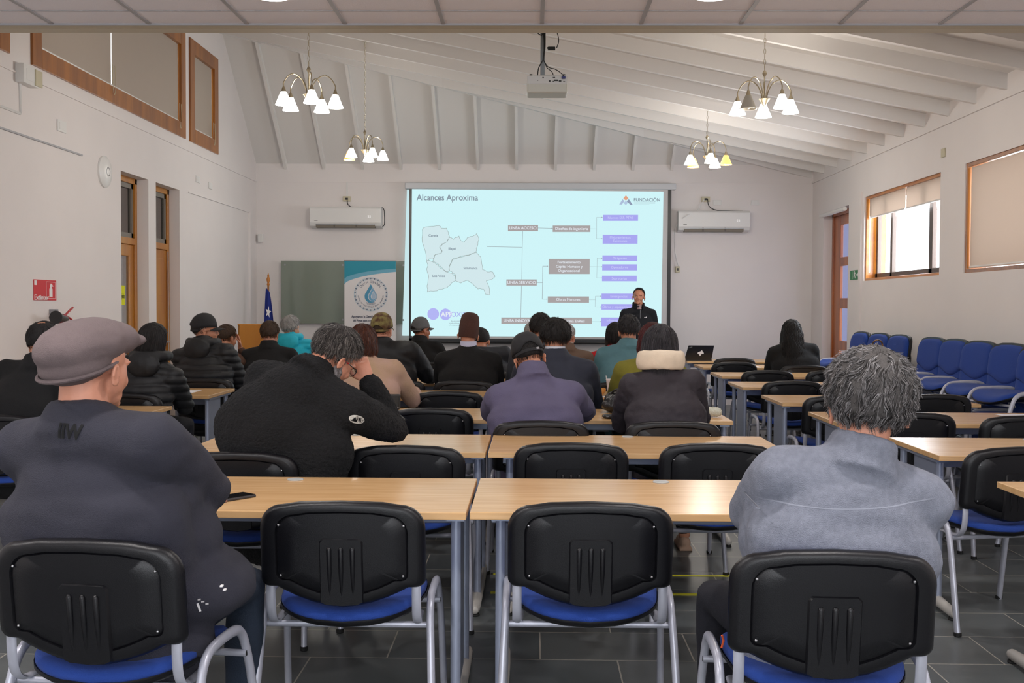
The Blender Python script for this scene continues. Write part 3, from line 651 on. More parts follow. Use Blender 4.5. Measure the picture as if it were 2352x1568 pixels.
G().b2(.105, .135, -.13, -.111, .10, .118).build('vga_plug', mat('blue_plug', srgb(50, 56, 120), .5), r, smooth=False, bevel=.003)
for x in (-.12, .125): G().lathe([(.0, .13), (.011, .128), (.011, .145), (0, .147)], (x, -.06, 0), n=12).build('foot', BLACKP, r)
G().b2(-.07, .06, -.08, .06, .12, .135).build('mount_plate', GREYM, r, smooth=False, bevel=.003)
G().b2(-.05, -.018, -.02, .012, .13, 1.25).build('pole', mat('pole_grey', srgb(132, 138, 144), .45), r, smooth=False, bevel=.003)
CB = mat('black_cable', srgb(20, 20, 22), .5)
for pts, w in (([(-.115, -.03, .66), (-.10, -.03, .50), (-.05, -.035, .44), (-.03, -.03, .46)], .004), ([(-.105, -.03, .68), (-.09, -.03, .52), (-.05, -.035, .455), (-.02, -.03, .50)], .004), ([(-.095, -.03, .7), (-.08, -.03, .54), (-.045, -.035, .47), (-.02, -.03, .52)], .004),
               ([(-.06, -.03, .66), (-.035, -.03, .5), (-.022, -.032, .38), (-.025, -.03, .26)], .004), ([(-.012, -.03, .7), (-.018, -.03, .5), (-.018, -.032, .36), (-.028, -.03, .26)], .006),
               ([(-.028, -.03, .26), (-.062, -.03, .2), (-.072, -.04, .13)], .004), ([(-.026, -.03, .26), (0, -.03, .2), (.035, -.04, .17), (.05, -.05, .13)], .003), ([(-.024, -.03, .25), (.01, -.03, .205), (.06, -.05, .185), (.1, -.09, .15), (.12, -.12, .12)], .003),
               ([(0, -.03, .68), (.03, -.03, .58), (.07, -.03, .47), (.085, -.03, .40), (.07, -.03, .345)], .0035)):
    G().tube(spl(pts, 5), w, 6).build('cable', CB, r)
G().b2(.005, .06, -.04, -.02, .33, .355).b2(.0, .03, -.036, -.024, .34, .352).build('loose_plug', CB, r, smooth=False, bevel=.003)

# ================================================================ screen; glowing sheets stand in for the projector's light
def X_(px): return -1.772 + (px - 945) * .006334
def Z_(py, px=1200): return 3.110 - (py - 437 - .0035 * (px - 945)) * .006354
SC = lambda cx, cy: (X_(900 + cx / 3.36), Z_(400 + cy / 3.36, 900 + cx / 3.36))
YS = 15.86
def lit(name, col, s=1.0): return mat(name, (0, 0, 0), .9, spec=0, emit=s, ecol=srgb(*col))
r = tag(empty('projection_screen', (0, YS, 3.2)), 'wide pull-down screen showing a pale blue slide with a map and diagram', 'screen')
def at(o): o.location = (0, -YS, -3.2); return o
at(G().b2(-1.86, 2.07, YS - .03, YS + .09, 3.125, 3.215).build('screen_case', mat('screen_case', srgb(200, 202, 206), .4), r, smooth=False, bevel=.01))
at(G().b2(-1.79, 2.0, YS, YS + .004, .955, 3.14).build('screen_fabric', mat('screen_fabric', srgb(206, 204, 204), .8), r, smooth=False))
at(G().b2(-1.80, -1.755, YS - .003, YS + .006, .90, 3.13).b2(1.955, 2.005, YS - .003, YS + .006, .90, 3.13).b2(-1.80, 2.005, YS - .003, YS + .006, .895, .955).build('screen_border', BLACKP, r, smooth=False))
at(G().tube([(-1.81, YS, .90), (2.01, YS, .90)], .018, 10).build('bottom_bar', BLACKP, r))
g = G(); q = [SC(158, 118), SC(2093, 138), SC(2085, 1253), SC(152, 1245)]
sl = at(G().prism(q, YS - .0035, YS - .001, 'Y').build('glowing_slide', lit('slide_white', (204, 240, 244)), r, smooth=False))  # emissive sheet before the passive fabric, in place of projector light
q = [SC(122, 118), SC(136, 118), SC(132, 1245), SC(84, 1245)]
sp = at(G().prism([(-1.80, 3.12), (-1.84, 3.12), (-1.905, .99), (-1.80, .99)], YS + .06, YS + .064, 'Y').build('glowing_spill', lit('slide_spill', (196, 226, 230)), r, smooth=False))  # glowing strip imitating projector light that spills past the border
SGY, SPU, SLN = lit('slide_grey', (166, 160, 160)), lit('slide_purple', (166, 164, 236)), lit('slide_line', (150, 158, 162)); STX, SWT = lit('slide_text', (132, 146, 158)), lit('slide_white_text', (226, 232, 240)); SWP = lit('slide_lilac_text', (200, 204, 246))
def sbox(lst, name, m, y=.0045):
    g = G()
    for a, b, c, d in lst:
        (x0, z0), (x1, z1) = SC(a, b), SC(c, d); z0b = SC(c, b)[1]; z1a = SC(a, d)[1]
        g.prism([(x0, z0), (x1, z0b), (x1, z1), (x0, z1a)], YS - y, YS - y + .0008, 'Y')
    return g.build(name, m, sl, smooth=False)
greys = [(900, 393, 1132, 440), (1245, 397, 1535, 446), (1215, 652, 1532, 768), (890, 810, 1124, 857), (1210, 940, 1528, 988), (852, 1103, 1552, 1152)]
purps = [(1632, 315, 1900, 360), (1630, 467, 1898, 536), (1629, 625, 1897, 669), (1628, 693, 1896, 740), (1627, 780, 1895, 823), (1624, 918, 1892, 962), (1624, 998, 1892, 1042), (1622, 1102, 1890, 1170)]
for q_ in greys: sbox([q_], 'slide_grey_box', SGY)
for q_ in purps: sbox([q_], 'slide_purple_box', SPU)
L = [(740, 558, 1010, 563), (1013, 440, 1009, 810), (1006, 857, 1003, 1103), (1132, 416, 1245, 419), (1535, 422, 1583, 423), (1583, 333, 1584, 497), (1583, 334, 1625, 334), (1583, 497, 1625, 497), (1124, 834, 1168, 834), (1170, 708, 1167, 962), (1170, 708, 1208, 708), (1167, 961, 1205, 961),
     (1532, 711, 1626, 712), (1588, 647, 1587, 798), (1588, 647, 1624, 647), (1588, 798, 1622, 798), (1528, 965, 1577, 965), (1577, 938, 1576, 1020), (1577, 938, 1620, 938), (1577, 1020, 1620, 1020), (1552, 1133, 1620, 1133)]
g = G()
def seg(g, a, b, w=.0035, y=.0045):
    a, b = V(a), V(b); d = (b - a); 
    if d.length < 1e-6: return
    n = V((-d.y, d.x)).normalized() * w; e = d.normalized() * w * .5
    g.prism([tuple(a - e + n), tuple(b + e + n), tuple(b + e - n), tuple(a - e - n)], YS - y, YS - y + .0008, 'Y')
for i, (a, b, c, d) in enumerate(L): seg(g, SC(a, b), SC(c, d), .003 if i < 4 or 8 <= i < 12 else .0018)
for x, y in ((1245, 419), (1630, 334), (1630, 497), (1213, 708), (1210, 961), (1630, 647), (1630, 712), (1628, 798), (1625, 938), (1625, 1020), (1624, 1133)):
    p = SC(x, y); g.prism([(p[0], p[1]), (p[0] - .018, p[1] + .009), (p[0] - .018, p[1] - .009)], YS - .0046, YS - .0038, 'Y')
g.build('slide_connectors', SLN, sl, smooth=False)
# map of four communes
def rough(pts, amp, n=4, seed=1):
    rnd = random.Random(seed); out = []; k = len(pts)
    for i in range(k):
        a, b = V(pts[i]), V(pts[(i + 1) % k])
        for j in range(n): p = a.lerp(b, j / n); out.append((p.x + rnd.uniform(-amp, amp), p.y + rnd.uniform(-amp, amp)))
    return out
MAP = {'Canela': ([(248, 412), (300, 405), (370, 396), (385, 415), (425, 420), (440, 450), (448, 485), (430, 520), (395, 540), (375, 560), (390, 590), (385, 612), (340, 620), (325, 650), (290, 655), (272, 670), (262, 600), (240, 520), (238, 440)], (323, 474)),
       'Illapel': ([(448, 485), (480, 500), (520, 480), (545, 520), (565, 525), (590, 490), (625, 480), (660, 460), (675, 500), (662, 560), (655, 600), (600, 620), (520, 640), (470, 655), (450, 700), (445, 745), (425, 752), (390, 720), (360, 690), (320, 670), (325, 650), (340, 620), (385, 612), (390, 590), (375, 560), (395, 540), (430, 520)], (471, 575)),
       'Salamanca': ([(655, 600), (690, 640), (700, 690), (705, 735), (745, 750), (785, 755), (800, 785), (775, 810), (735, 820), (755, 860), (762, 930), (725, 925), (715, 885), (670, 880), (640, 860), (590, 815), (540, 835), (505, 825), (500, 780), (470, 755), (450, 745), (452, 700), (472, 660), (520, 645), (600, 625)], (612, 724)),
       'Los Vilos': ([(272, 670), (300, 665), (350, 695), (385, 725), (425, 755), (468, 760), (495, 785), (497, 822), (465, 835), (440, 865), (410, 880), (350, 895), (280, 905), (275, 860), (290, 790), (275, 740), (282, 700)], (366, 784))}
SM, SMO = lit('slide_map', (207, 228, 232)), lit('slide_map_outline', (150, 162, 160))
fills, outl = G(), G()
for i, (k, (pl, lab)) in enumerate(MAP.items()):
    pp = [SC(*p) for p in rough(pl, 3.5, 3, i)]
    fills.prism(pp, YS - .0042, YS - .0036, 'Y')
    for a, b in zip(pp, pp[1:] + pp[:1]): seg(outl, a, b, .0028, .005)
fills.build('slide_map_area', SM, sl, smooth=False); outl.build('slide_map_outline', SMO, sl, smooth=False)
def T(body, cx, cy, size, m, align='CENTER', bold=0, sx=1, name='slide_text'):
    x, z = SC(cx, cy); return text(body, size, (x, YS - .0052, z), m, sl, name, align=align, bold=bold, sx=sx)
T('Alcances Aproxima', 195, 183, .122, STX, 'LEFT', .0022, .93)
for k, (pl, lab) in MAP.items(): T(k, lab[0], lab[1], .05, STX, bold=.001)
for s_, x, y, z in (('LINEA ACCESO', 1015, 416, .058), ('Diseños de ingeniería', 1390, 422, .055), ('Fortalecimiento', 1372, 678, .053), ('Capital Humano y', 1374, 711, .053), ('Organizacional', 1372, 743, .053), ('LINEA SERVICIO', 1007, 834, .058), ('Obras Menores', 1368, 964, .0551), ('LINEA INNOVACION', 1010, 1127, .056), ('Aproxima EnRed', 1395, 1130, .055)): T(s_, x, y, z, SWT, bold=0 if z == .0551 else .0005)
for s_, x, y in (('Nuevos SSR PTAS', 1766, 338), ('Mejoramientos', 1764, 488), ('Existentes', 1764, 514), ('Dirigentes', 1762, 647), ('Operadores', 1761, 717), ('Secretarias', 1760, 802), ('Emergencias', 1758, 940), ('Obras y equipamiento', 1750, 1020), ('Informes', 1712, 1124)): T(s_, x, y, .05, SWP)
T('FUNDACIÓN', 1865, 201, .066, STX, 'LEFT', .0012, .98)
g = G()
for k in range(3): a = SC(1868, 217 + 10 * k); b = SC(2030 - 45 * (k == 2), 217 + 10 * k); seg(g, a, b, .0025)
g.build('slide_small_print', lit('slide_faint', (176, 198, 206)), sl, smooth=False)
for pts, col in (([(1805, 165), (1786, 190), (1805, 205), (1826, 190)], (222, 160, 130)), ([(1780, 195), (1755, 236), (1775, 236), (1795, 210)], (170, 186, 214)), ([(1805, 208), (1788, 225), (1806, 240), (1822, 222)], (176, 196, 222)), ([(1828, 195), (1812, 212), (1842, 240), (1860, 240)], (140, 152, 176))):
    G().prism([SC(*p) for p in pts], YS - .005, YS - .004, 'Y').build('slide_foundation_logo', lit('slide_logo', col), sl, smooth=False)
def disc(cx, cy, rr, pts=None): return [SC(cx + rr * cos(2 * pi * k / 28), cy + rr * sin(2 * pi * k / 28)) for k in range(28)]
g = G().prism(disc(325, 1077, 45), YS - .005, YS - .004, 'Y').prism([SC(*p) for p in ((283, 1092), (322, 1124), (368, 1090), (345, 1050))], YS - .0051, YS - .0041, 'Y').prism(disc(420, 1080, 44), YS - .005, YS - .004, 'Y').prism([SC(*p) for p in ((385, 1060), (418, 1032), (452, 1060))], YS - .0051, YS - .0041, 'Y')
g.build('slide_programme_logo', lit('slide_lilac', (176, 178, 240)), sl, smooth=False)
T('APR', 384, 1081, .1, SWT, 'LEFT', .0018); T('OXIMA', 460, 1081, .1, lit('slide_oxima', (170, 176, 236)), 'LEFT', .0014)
T('Agua potable rural', 520, 1131, .03, STX); T('comunidades', 492, 1147, .03, STX); T('a la comunidad', 494, 1163, .03, STX)

# ================================================================ air conditioners, sockets, cables
def aircon(x0, x1, z0, z1, label):
    r = tag(empty('air_conditioner', ((x0 + x1) / 2, YB, z0)), label, 'air conditioner', 'wall air conditioners'); w = (x1 - x0) / 2; h = z1 - z0
    pr = [(0, .02), (-.19, .05), (-.22, .10), (-.22, h - .03), (-.19, h), (0, h)]
    G().prism(pr, -w, w, 'X').build('casing', PLAST, r, smooth=False, bevel=.008)
    G().b2(-w + .09, w - .09, -.205, -.06, .028, .075).build('air_outlet', mat('outlet_dark', srgb(120, 112, 100), .6), r, smooth=False)
    G().b2(-w + .09, w - .09, -.212, -.203, .068, .08).build('louvre', GREYM, r, smooth=False)
    g = G()
    for t in (-.16, .16): g.b2(t - .012, t + .012, -.210, -.19, .03, .085)
    g.build('outlet_divider', mat('divider', srgb(96, 90, 82), .6), r, smooth=False)
    G().b2(-w + .07, -w + .12, -.2225, -.2195, .125, .131).build('badge', mat('badge', srgb(90, 90, 90), .5), r, smooth=False)
    text('23', .05, (w - .17, -.2215, .185), mat('display_digits', srgb(240, 240, 240), .5, emit=.5), r, 'display')
    return r
aircon(-3.24, -2.20, 2.53, 2.86, 'white air conditioner on the end wall left of the screen')
aircon(2.10, 3.13, 2.49, 2.82, 'white air conditioner on the end wall right of the screen')
def plate(name, loc, d, m, label, cat='socket', hole=True, wall='back'):
    r = tag(empty(name, loc), label, cat); w, h, t = d
    if wall == 'back': g = G().b2(-w / 2, w / 2, -t, 0, -h / 2, h / 2); g2 = G().b2(-w * .18, w * .18, -t - .002, -t, -h * .2, h * .2)
    elif wall == 'left': g = G().b2(0, t, -w / 2, w / 2, -h / 2, h / 2); g2 = G().b2(t, t + .002, -w * .3, w * .3, -h * .3, h * .3)
    else: g = G().b2(-t, 0, -w / 2, w / 2, -h / 2, h / 2); g2 = G().b2(-t - .002, -t, -w * .3, w * .3, -h * .3, h * .3)
    g.build('cover_plate', m, r, smooth=False, bevel=.004)
    if hole: g2.build('insert', BLACKP if wall == 'back' else m, r, smooth=False)
    return r
plate('power_socket', (-2.73, YB, 2.99), (.11, .075, .04), IVORY, 'beige power socket above the left air conditioner')
plate('power_socket', (2.52, YB, 3.0), (.12, .075, .04), IVORY, 'beige power socket above the right air conditioner')
plate('power_socket', (2.12, YB, 1.98), (.06, .09, .04), IVORY, 'small power socket low on the wall right of the screen')
plate('blank_cover', (2.69, YB, 2.955), (.12, .075, .01), PLAST, 'white blank cover right beside the right socket', 'cover plate', False)
plate('blank_cover', (3.24, YB, 2.955), (.12, .075, .01), PLAST, 'white blank cover above the right end of the right air conditioner', 'cover plate', False)
plate('motion_sensor', (-4.0, YB, 2.41), (.07, .12, .06), PLAST, 'white motion sensor in the corner above the flag', 'sensor', False)
plate('junction_box', (XL, 8.66, 3.24), (.26, .15, .07), PLAST, 'white junction box with beige switch under the high window', 'junction box', True, 'left')
plate('light_switch', (XL + .07, 8.78, 3.24), (.12, .13, .01), IVORY, 'beige switch cover on the white junction box', 'switch', False, 'left')
plate('blank_cover', (XL, 9.36, 2.955), (.17, .10, .012), PLAST, 'white cover plate on the left wall nearest the camera', 'cover plate', True, 'left')
plate('blank_cover', (XL, 13.18, 2.945), (.14, .08, .012), PLAST, 'white cover plate on the left wall, left of the far pair', 'cover plate', True, 'left')
plate('blank_cover', (XL, 13.7, 2.925), (.14, .08, .012), PLAST, 'white cover plate on the left wall, right of the far pair', 'cover plate', True, 'left')
plate('blank_cover', (XR, 10.95, 2.97), (.10, .09, .012), IVORY, 'beige cover plate between the two right windows', 'cover plate', False, 'right')
def cable(pts, w, m, label, name='cable'): return tag(G().tube(spl(pts, 6), w, 6).build(name, m), label, 'cable')
cable([(-2.72, 15.94, 2.98), (-2.70, 15.93, 2.90), (-2.60, 15.93, 2.86), (-2.3, 15.93, 2.865), (-2.19, 15.93, 2.85), (-2.17, 15.93, 2.75), (-2.17, 15.93, 2.62), (-2.2, 15.93, 2.58)], .006, CB, 'black power cable of the left air conditioner')
cable([(2.54, 15.94, 3.0), (2.56, 15.93, 2.90), (2.66, 15.93, 2.84), (2.85, 15.93, 2.83), (3.05, 15.93, 2.825)], .006, CB, 'black power cable of the right air conditioner')
cable([(2.49, 15.94, 2.99), (2.38, 15.93, 2.82), (2.2, 15.74, 2.74), (2.08, 15.93, 2.6), (2.07, 15.93, 2.3), (2.1, 15.93, 2.12), (2.13, 15.94, 2.02)], .006, PLAST, 'white cable drooping from the socket past the right air conditioner')
tag(G().tube([(XL + .006, 8.6, 3.18), (XL + .006, 8.6, 2.93), (XL + .006, 7.2, 2.93)], .012, 6).build('cable_trunking', PLAST), 'white cable trunking running down from the junction box', 'cable trunking')
tag(G().b2(-2.74, -2.72, YB - .012, YB, 3.03, 3.24).build('cable_trunking', PLAST), 'short white trunking above the left socket', 'cable trunking')
r = tag(empty('wireless_access_point', (XL, 10.29, 2.68)), 'round white access point on the left wall above the first door', 'access point')
G().lathe([(.0, .045), (.05, .045), (.12, .036), (.15, .018), (.15, 0), (0, 0)], n=36, R=M.Rotation(rd(90), 3, 'Y')).build('disc_cover', PLAST, r)
G().lathe([(.036, .045), (.04, .048), (.044, .045)], n=24, R=M.Rotation(rd(90), 3, 'Y'), close=True).build('status_ring', GREYM, r)
# fire extinguisher and its sign
RED = mat('red_sign', srgb(206, 26, 36), .5); WHT = mat('sign_white', srgb(235, 232, 232), .6); REDP = mat('red_enamel', srgb(170, 16, 26), .3)
r = tag(empty('extinguisher_sign', (XL, 9.02, 1.54)), 'red sign reading Extintor with a white extinguisher symbol', 'sign')
G().b2(.002, .005, -.21, .21, -.085, .085).build('sign_plate', RED, r, smooth=False)
G().b2(.005, .0056, .02, .022, -.07, .07).b2(.005, .0056, .185, .188, -.07, .07).b2(.005, .0056, .02, .188, .068, .071).b2(.005, .0056, .02, .188, -.071, -.068).b2(.005, .0056, -.2, -.16, .04, .078).build('pictogram_frame', WHT, r, smooth=False)
G().prism([(.075, -.055), (.135, -.055), (.135, .01), (.122, .025), (.122, .035), (.15, .03), (.13, .05), (.105, .058), (.088, .04), (.088, .025), (.075, .01)], .005, .0058, 'X').build('pictogram', WHT, r, smooth=False)
text('Extintor', .06, (.006, -.205, -.062), WHT, r, 'lettering', facing='left', align='LEFT', sx=1.35, bold=.0012)
r = tag(empty('fire_extinguisher', (XL + .12, 9.12, 0)), 'red fire extinguisher with black nozzle and red handle on the wall', 'fire extinguisher')
G().lathe([(.0, .78), (.07, .785), (.08, .80), (.08, 1.17), (.06, 1.225), (.03, 1.25), (.022, 1.28), (.0, 1.28)], n=24).build('cylinder', REDP, r)
G().lathe([(.02, 1.27), (.024, 1.28), (.024, 1.315), (.018, 1.32)], n=14).build('valve', GREYM, r)
G().cap(spl([(0, .0, 1.32), (0, .06, 1.35), (0, .17, 1.395)]), .009, 8).cap(spl([(0, .0, 1.31), (0, .07, 1.315), (0, .16, 1.285)]), .008, 8).b2(-.012, .012, -.03, .03, 1.29, 1.34).build('handle', REDP, r)
G().tube([(.03, -.02, 1.30), (.04, -.10, 1.30), (.045, -.27, 1.315)], [.02, .028, .055], 16).build('nozzle', BLACKP, r)
G().b2(-.12, -.06, -.02, .02, 1.34, 1.38).build('wall_hook', GREYM, r, smooth=False)
# green exit sign on the right wall
GRN = mat('exit_green', srgb(28, 122, 70), .5)
r = tag(empty('exit_sign', (XR, 13.88, 1.845)), 'green exit sign with running figure and arrow beside the tall door', 'sign')
G().b2(-.006, -.002, -.18, .18, -.06, .06).build('sign_plate', GRN, r, smooth=False)
def on(pl, nm): G().prism(pl, -.0075, -.006, 'X').build(nm, WHT, r, smooth=False)
on([(-.165, 0), (-.13, .03), (-.13, .01), (-.09, .01), (-.09, -.01), (-.13, -.01), (-.13, -.03)], 'arrow')
on([(-.05, -.045), (-.03, -.045), (-.01, -.01), (.01, -.03), (.03, -.03), (.015, 0), (.02, .02), (-.02, .04), (-.05, .015), (-.04, .01), (-.02, .022), (-.025, .0), (-.045, -.03)], 'running_figure')
on([(.0 + .012 * cos(a), .046 + .01 * sin(a)) for a in [k * pi / 5 for k in range(10)]], 'figure_head')
on([(.06, -.05), (.062, -.05), (.062, .05), (.06, .05)], 'door_line')
# floor tapes
YT = mat('yellow_tape', srgb(236, 232, 40), .5)
tag(G().b2(-.2, 1.9, 5.735, 5.755, .0, .003).build('floor_tape', YT, smooth=False), 'thin yellow tape line across the slate floor, the farther one', 'tape', 'yellow floor tapes')
tag(G().b2(-.2, 1.55, 5.35, 5.385, .0, .003).build('floor_tape', YT, smooth=False), 'thicker yellow tape line across the slate floor, the nearer one', 'tape', 'yellow floor tapes')

# ================================================================ glass board, banner, flag, lectern
GB = bpy.data.materials.new('glass_board'); GB = mat('glass_board', srgb(140, 150, 138), .08, spec=.6, alpha=.82)
r = tag(empty('glass_board', (-2.76, 15.93, 1.62)), 'large grey-green glass writing board behind the banner', 'board')
G().b2(-.93, .93, -.005, .005, -.46, .46).build('glass_sheet', GB, r, smooth=False)
for x in (-.87, .87, -.02):
    for z in (-.40, .40): G().lathe([(.014, -.012), (.014, .06)], (x, 0, z), R=M.Rotation(rd(-90), 3, 'X'), n=14).build('standoff', GREYM, r)
r = tag(empty('rollup_banner', (-2.27, 15.2, 0)), 'white roll-up banner with a teal wave and round water-drop emblem', 'banner')
BW = mat('banner_white', srgb(218, 214, 214), .6); TEAL, TEAL2 = mat('banner_teal', srgb(30, 138, 160), .6), mat('banner_teal_light', srgb(104, 166, 190), .6); INK = mat('banner_ink', srgb(96, 110, 132), .6); BB = mat('banner_blue', srgb(72, 142, 176), .6); BB2 = mat('banner_blue_light', srgb(140, 186, 206), .6)
pn = G().b2(-.36, .36, -.004, .004, .10, 2.05).build('banner_panel', BW, r, smooth=False)
G().tube([(-.37, 0, 2.052), (.37, 0, 2.052)], .008, 8).build('top_rail', GREYM, r)
G().b2(-.38, .38, -.06, .06, .0, .10).build('base_case', GREYM, r, smooth=False, bevel=.01)
def bprism(pl, nm, m, y=-.0052): return G().prism(pl, y, -.004, 'Y').build(nm, m, pn, smooth=False)
wav = lambda u, a, b, c: a + (b - a) * min(1, max(0, (u + .36) / .72)) ** .55 + c * sin((u + .36) / .72 * pi)
us = [-.36 + .72 * k / 24 for k in range(25)]
bprism([(-.36, 2.045)] + [(u, wav(u, 1.725, 1.90, .01)) for u in us] + [(.36, 2.045)], 'wave_light', TEAL2, -.0048)
bprism([(-.36, 2.045)] + [(u, wav(u, 1.80, 1.945, .01)) for u in us] + [(.36, 2.045)], 'wave_dark', TEAL, -.0056)
cx, cz = .01, 1.585
def ring(r0, r1, nm, m, y=-.005):
    g = G(); n = 64; g.add([(cx + rr * cos(2 * pi * k / n), yy, cz + rr * sin(2 * pi * k / n)) for yy in (y,) for rr in (r0, r1) for k in range(n)], [(k, (k + 1) % n, n + (k + 1) % n, n + k) for k in range(n)]); return g.build(nm, m, pn, smooth=False)
ring(.232, .236, 'emblem_outer_ring', BB2); ring(.205, .208, 'emblem_inner_ring', BB2)
g = G()
for k in range(26):
    a = 2 * pi * (k + .5) / 26; c = (cx + .221 * cos(a), cz + .221 * sin(a)); g.prism([(c[0] + .0105 * cos(b), c[1] + .0105 * sin(b)) for b in [j * pi / 4 for j in range(8)]], -.0055, -.004, 'Y')
    a2 = a + pi / 26; d = V((-sin(a2), cos(a2))) * .012; e = V((cos(a2), sin(a2))) * .002; q = V((cx + .221 * cos(a2), cz + .221 * sin(a2))); g.prism([tuple(q + d + e), tuple(q - d + e), tuple(q - d - e), tuple(q + d - e)], -.0055, -.004, 'Y')
g.build('emblem_beads', INK, pn, smooth=False)
def ringtext(s_, rr, a0, a1, size, nm, inward=False):
    ms = []
    for i, ch in enumerate(s_):
        if ch == ' ': continue
        a = rd(a0 + (a1 - a0) * (i / max(1, len(s_) - 1))); rot = (a - pi / 2) if not inward else (a + pi / 2)
        ms.append(text(ch, size, (cx + rr * cos(a), -.0052, cz + rr * sin(a)), INK, None, None, rotm=M.Rotation(rd(90), 4, 'X') @ M.Rotation(rot, 4, 'Z')))
    joinmesh(ms, nm, INK, pn)
ringtext('UNION COMUNAL', .172, 142, 38, .046, 'emblem_name')
ringtext('COMITES DE AGUA POTABLE RURAL SALAMANCA', .176, 188, 352, .026, 'emblem_circle_text', True)
def drop(sx, sz, ox, oz):
    pts = [(0, .12)]
    for k in range(25): a = rd(35 - k * 250 / 24); pts.append((.082 * cos(a), -.035 + .082 * sin(a)))
    return [(cx + x * sx + ox, cz + z * sz + oz) for x, z in pts]
bprism(drop(1.05, 1.1, .0, .01), 'water_drop', BB, -.005)
bprism(drop(.72, .82, .022, -.002), 'water_drop_white_line', BW, -.0054); bprism(drop(.66, .76, .024, -.004), 'water_drop_middle', mat('drop_mid', srgb(108, 164, 198), .6), -.0058)
bprism(drop(.42, .5, .036, -.012), 'water_drop_white_core', BW, -.0062); bprism(drop(.36, .44, .038, -.014), 'water_drop_core', mat('drop_core', srgb(164, 186, 206), .6), -.0066)
for s_, z, w in (('FUNDADO', 1.462, .026), ('15-09-2017', 1.44, .022)): text(s_, w, (cx, -.0052, z), INK, pn, 'emblem_date', bold=.0006)
BT = mat('banner_text', srgb(60, 66, 88), .6)
for s_, z in (('Apoyamos la Gestión Comunitaria', 1.272), ('del Agua para consumo humano', 1.218), ('en las comunidades rurales', 1.164)): text(s_, .046, (0, -.0055, z), BT, pn, 'slogan', bold=.0011, sx=.80)
# flag
r = tag(empty('flag', (-3.70, 15.2, 0)), 'blue, white and red flag with a white star on a wooden pole', 'flag')
FW = mat('flag_pole_wood', srgb(150, 96, 40), .4)
G().tube([(0, 0, .02), (0, 0, 1.72)], .014, 10).build('flagpole', FW, r)
G().lathe([(.014, 1.70), (.022, 1.715), (.014, 1.74), (.026, 1.775), (.024, 1.80), (.012, 1.825), (.016, 1.835), (.004, 1.875)], n=14).build('finial', mat('turned_wood', srgb(190, 120, 50), .35), r)
G().lathe([(.16, 0), (.16, .03), (.05, .05), (.02, .09)], n=24).build('base', FW, r)
def cloth(u0, u1, nm, m, z0=1.67):
    g = G(); nu, nv = 14, 10; vs = []
    for i in range(nu + 1):
        for j in range(nv + 1):
            t = u0 + (u1 - u0) * i / nu; v = j / nv; w = .03 + .10 * t ** .8
            x = -.01 + (v - .35) * w * 1.6; y = -.02 + .025 * sin(v * 9 + t * 2) * (.3 + t); vs.append((x, y, z0 - t * .95 - .06 * v * (1 - t)))
    fs = [(i * (nv + 1) + j, (i + 1) * (nv + 1) + j, (i + 1) * (nv + 1) + j + 1, i * (nv + 1) + j + 1) for i in range(nu) for j in range(nv)]
    o = g.add(vs, fs).build(nm, m, r, angle=80, fix=False); sm = o.modifiers.new('s', 'SOLIDIFY'); sm.thickness = .002; return o
cloth(0, .56, 'blue_field', mat('flag_blue', srgb(24, 44, 128), .8)); cloth(.5601, 1, 'red_stripe', mat('flag_red', srgb(190, 26, 44), .8))
G().prism([(.012 + (.055 if k % 2 == 0 else .022) * .75 * sin(2 * pi * k / 10 + .2), 1.33 + (.085 if k % 2 == 0 else .034) * cos(2 * pi * k / 10 + .2)) for k in range(10)], -.056, -.053, 'Y').build('star', WHT, r, smooth=False)
r = tag(empty('lectern', (-3.60, 14.3, 0), rd(-8)), 'plain orange-brown wooden lectern in the far left corner', 'lectern')
LW = mat('lectern_wood', srgb(196, 128, 40), .45, color2=srgb(184, 114, 34), vscale=3, stretch=(1, 1, .2))
G().b2(-.22, .22, -.18, -.16, 0, 1.17).build('front_panel', LW, r, smooth=False, bevel=.002)
for s_ in (-1, 1): G().prism([(-.18, 0), (.18, 0), (.18, 1.02), (-.18, 1.17)], s_ * .22, s_ * .20, 'X').build('side_panel', LW, r, smooth=False, bevel=.002)
g = G().box((0, 0, 1.10), (.46, .38, .02), M.Rotation(rd(-22), 3, 'X')); g.build('reading_top', LW, r, smooth=False, bevel=.002)

# ================================================================ things on tables
r = tag(empty('laptop', (2.14, 13.98, .74), rd(2)), 'open black laptop with a white dog-head sticker on its lid', 'laptop')
LB = mat('laptop_black', srgb(26, 26, 28), .4)
G().b2(-.20, .165, -.0, .24, 0, .018).build('keyboard_base', LB, r, smooth=False, bevel=.004)
Rl = M.Rotation(rd(-12), 3, 'X') @ M.Rotation(0, 3, 'Z')
lid = G(); vs = [(-.165, 0, .0), (.165, 0, .0), (.165 + .05, .05, .215), (-.165 + .05, .05, .215)]
lid.add([V(v) + V((0, dy, 0)) for dy in (0, .012) for v in [(-.19, 0, .01), (.16, 0, .01), (.182, -.06, .20), (-.145, -.06, .20)]], [(0, 1, 2, 3), (4, 7, 6, 5), (0, 4, 5, 1), (1, 5, 6, 2), (2, 6, 7, 3), (3, 7, 4, 0)])
lo = lid.build('screen_lid', LB, r, smooth=False, bevel=.003)
def onlid(u, v): return V((-.19 + .35 * u + .0335 * v, -.002 - .06 * v, .01 + .19 * v))
dog = [(.42, .50), (.46, .56), (.52, .60), (.56, .70), (.58, .62), (.64, .52), (.66, .44), (.58, .42), (.565, .32), (.53, .28), (.50, .38), (.44, .44)]
g = G(); g.add([onlid(*p) + V((0, -.0008, 0)) for p in dog], [tuple(range(len(dog)))]); g.build('dog_sticker', WHT, lo, smooth=False)
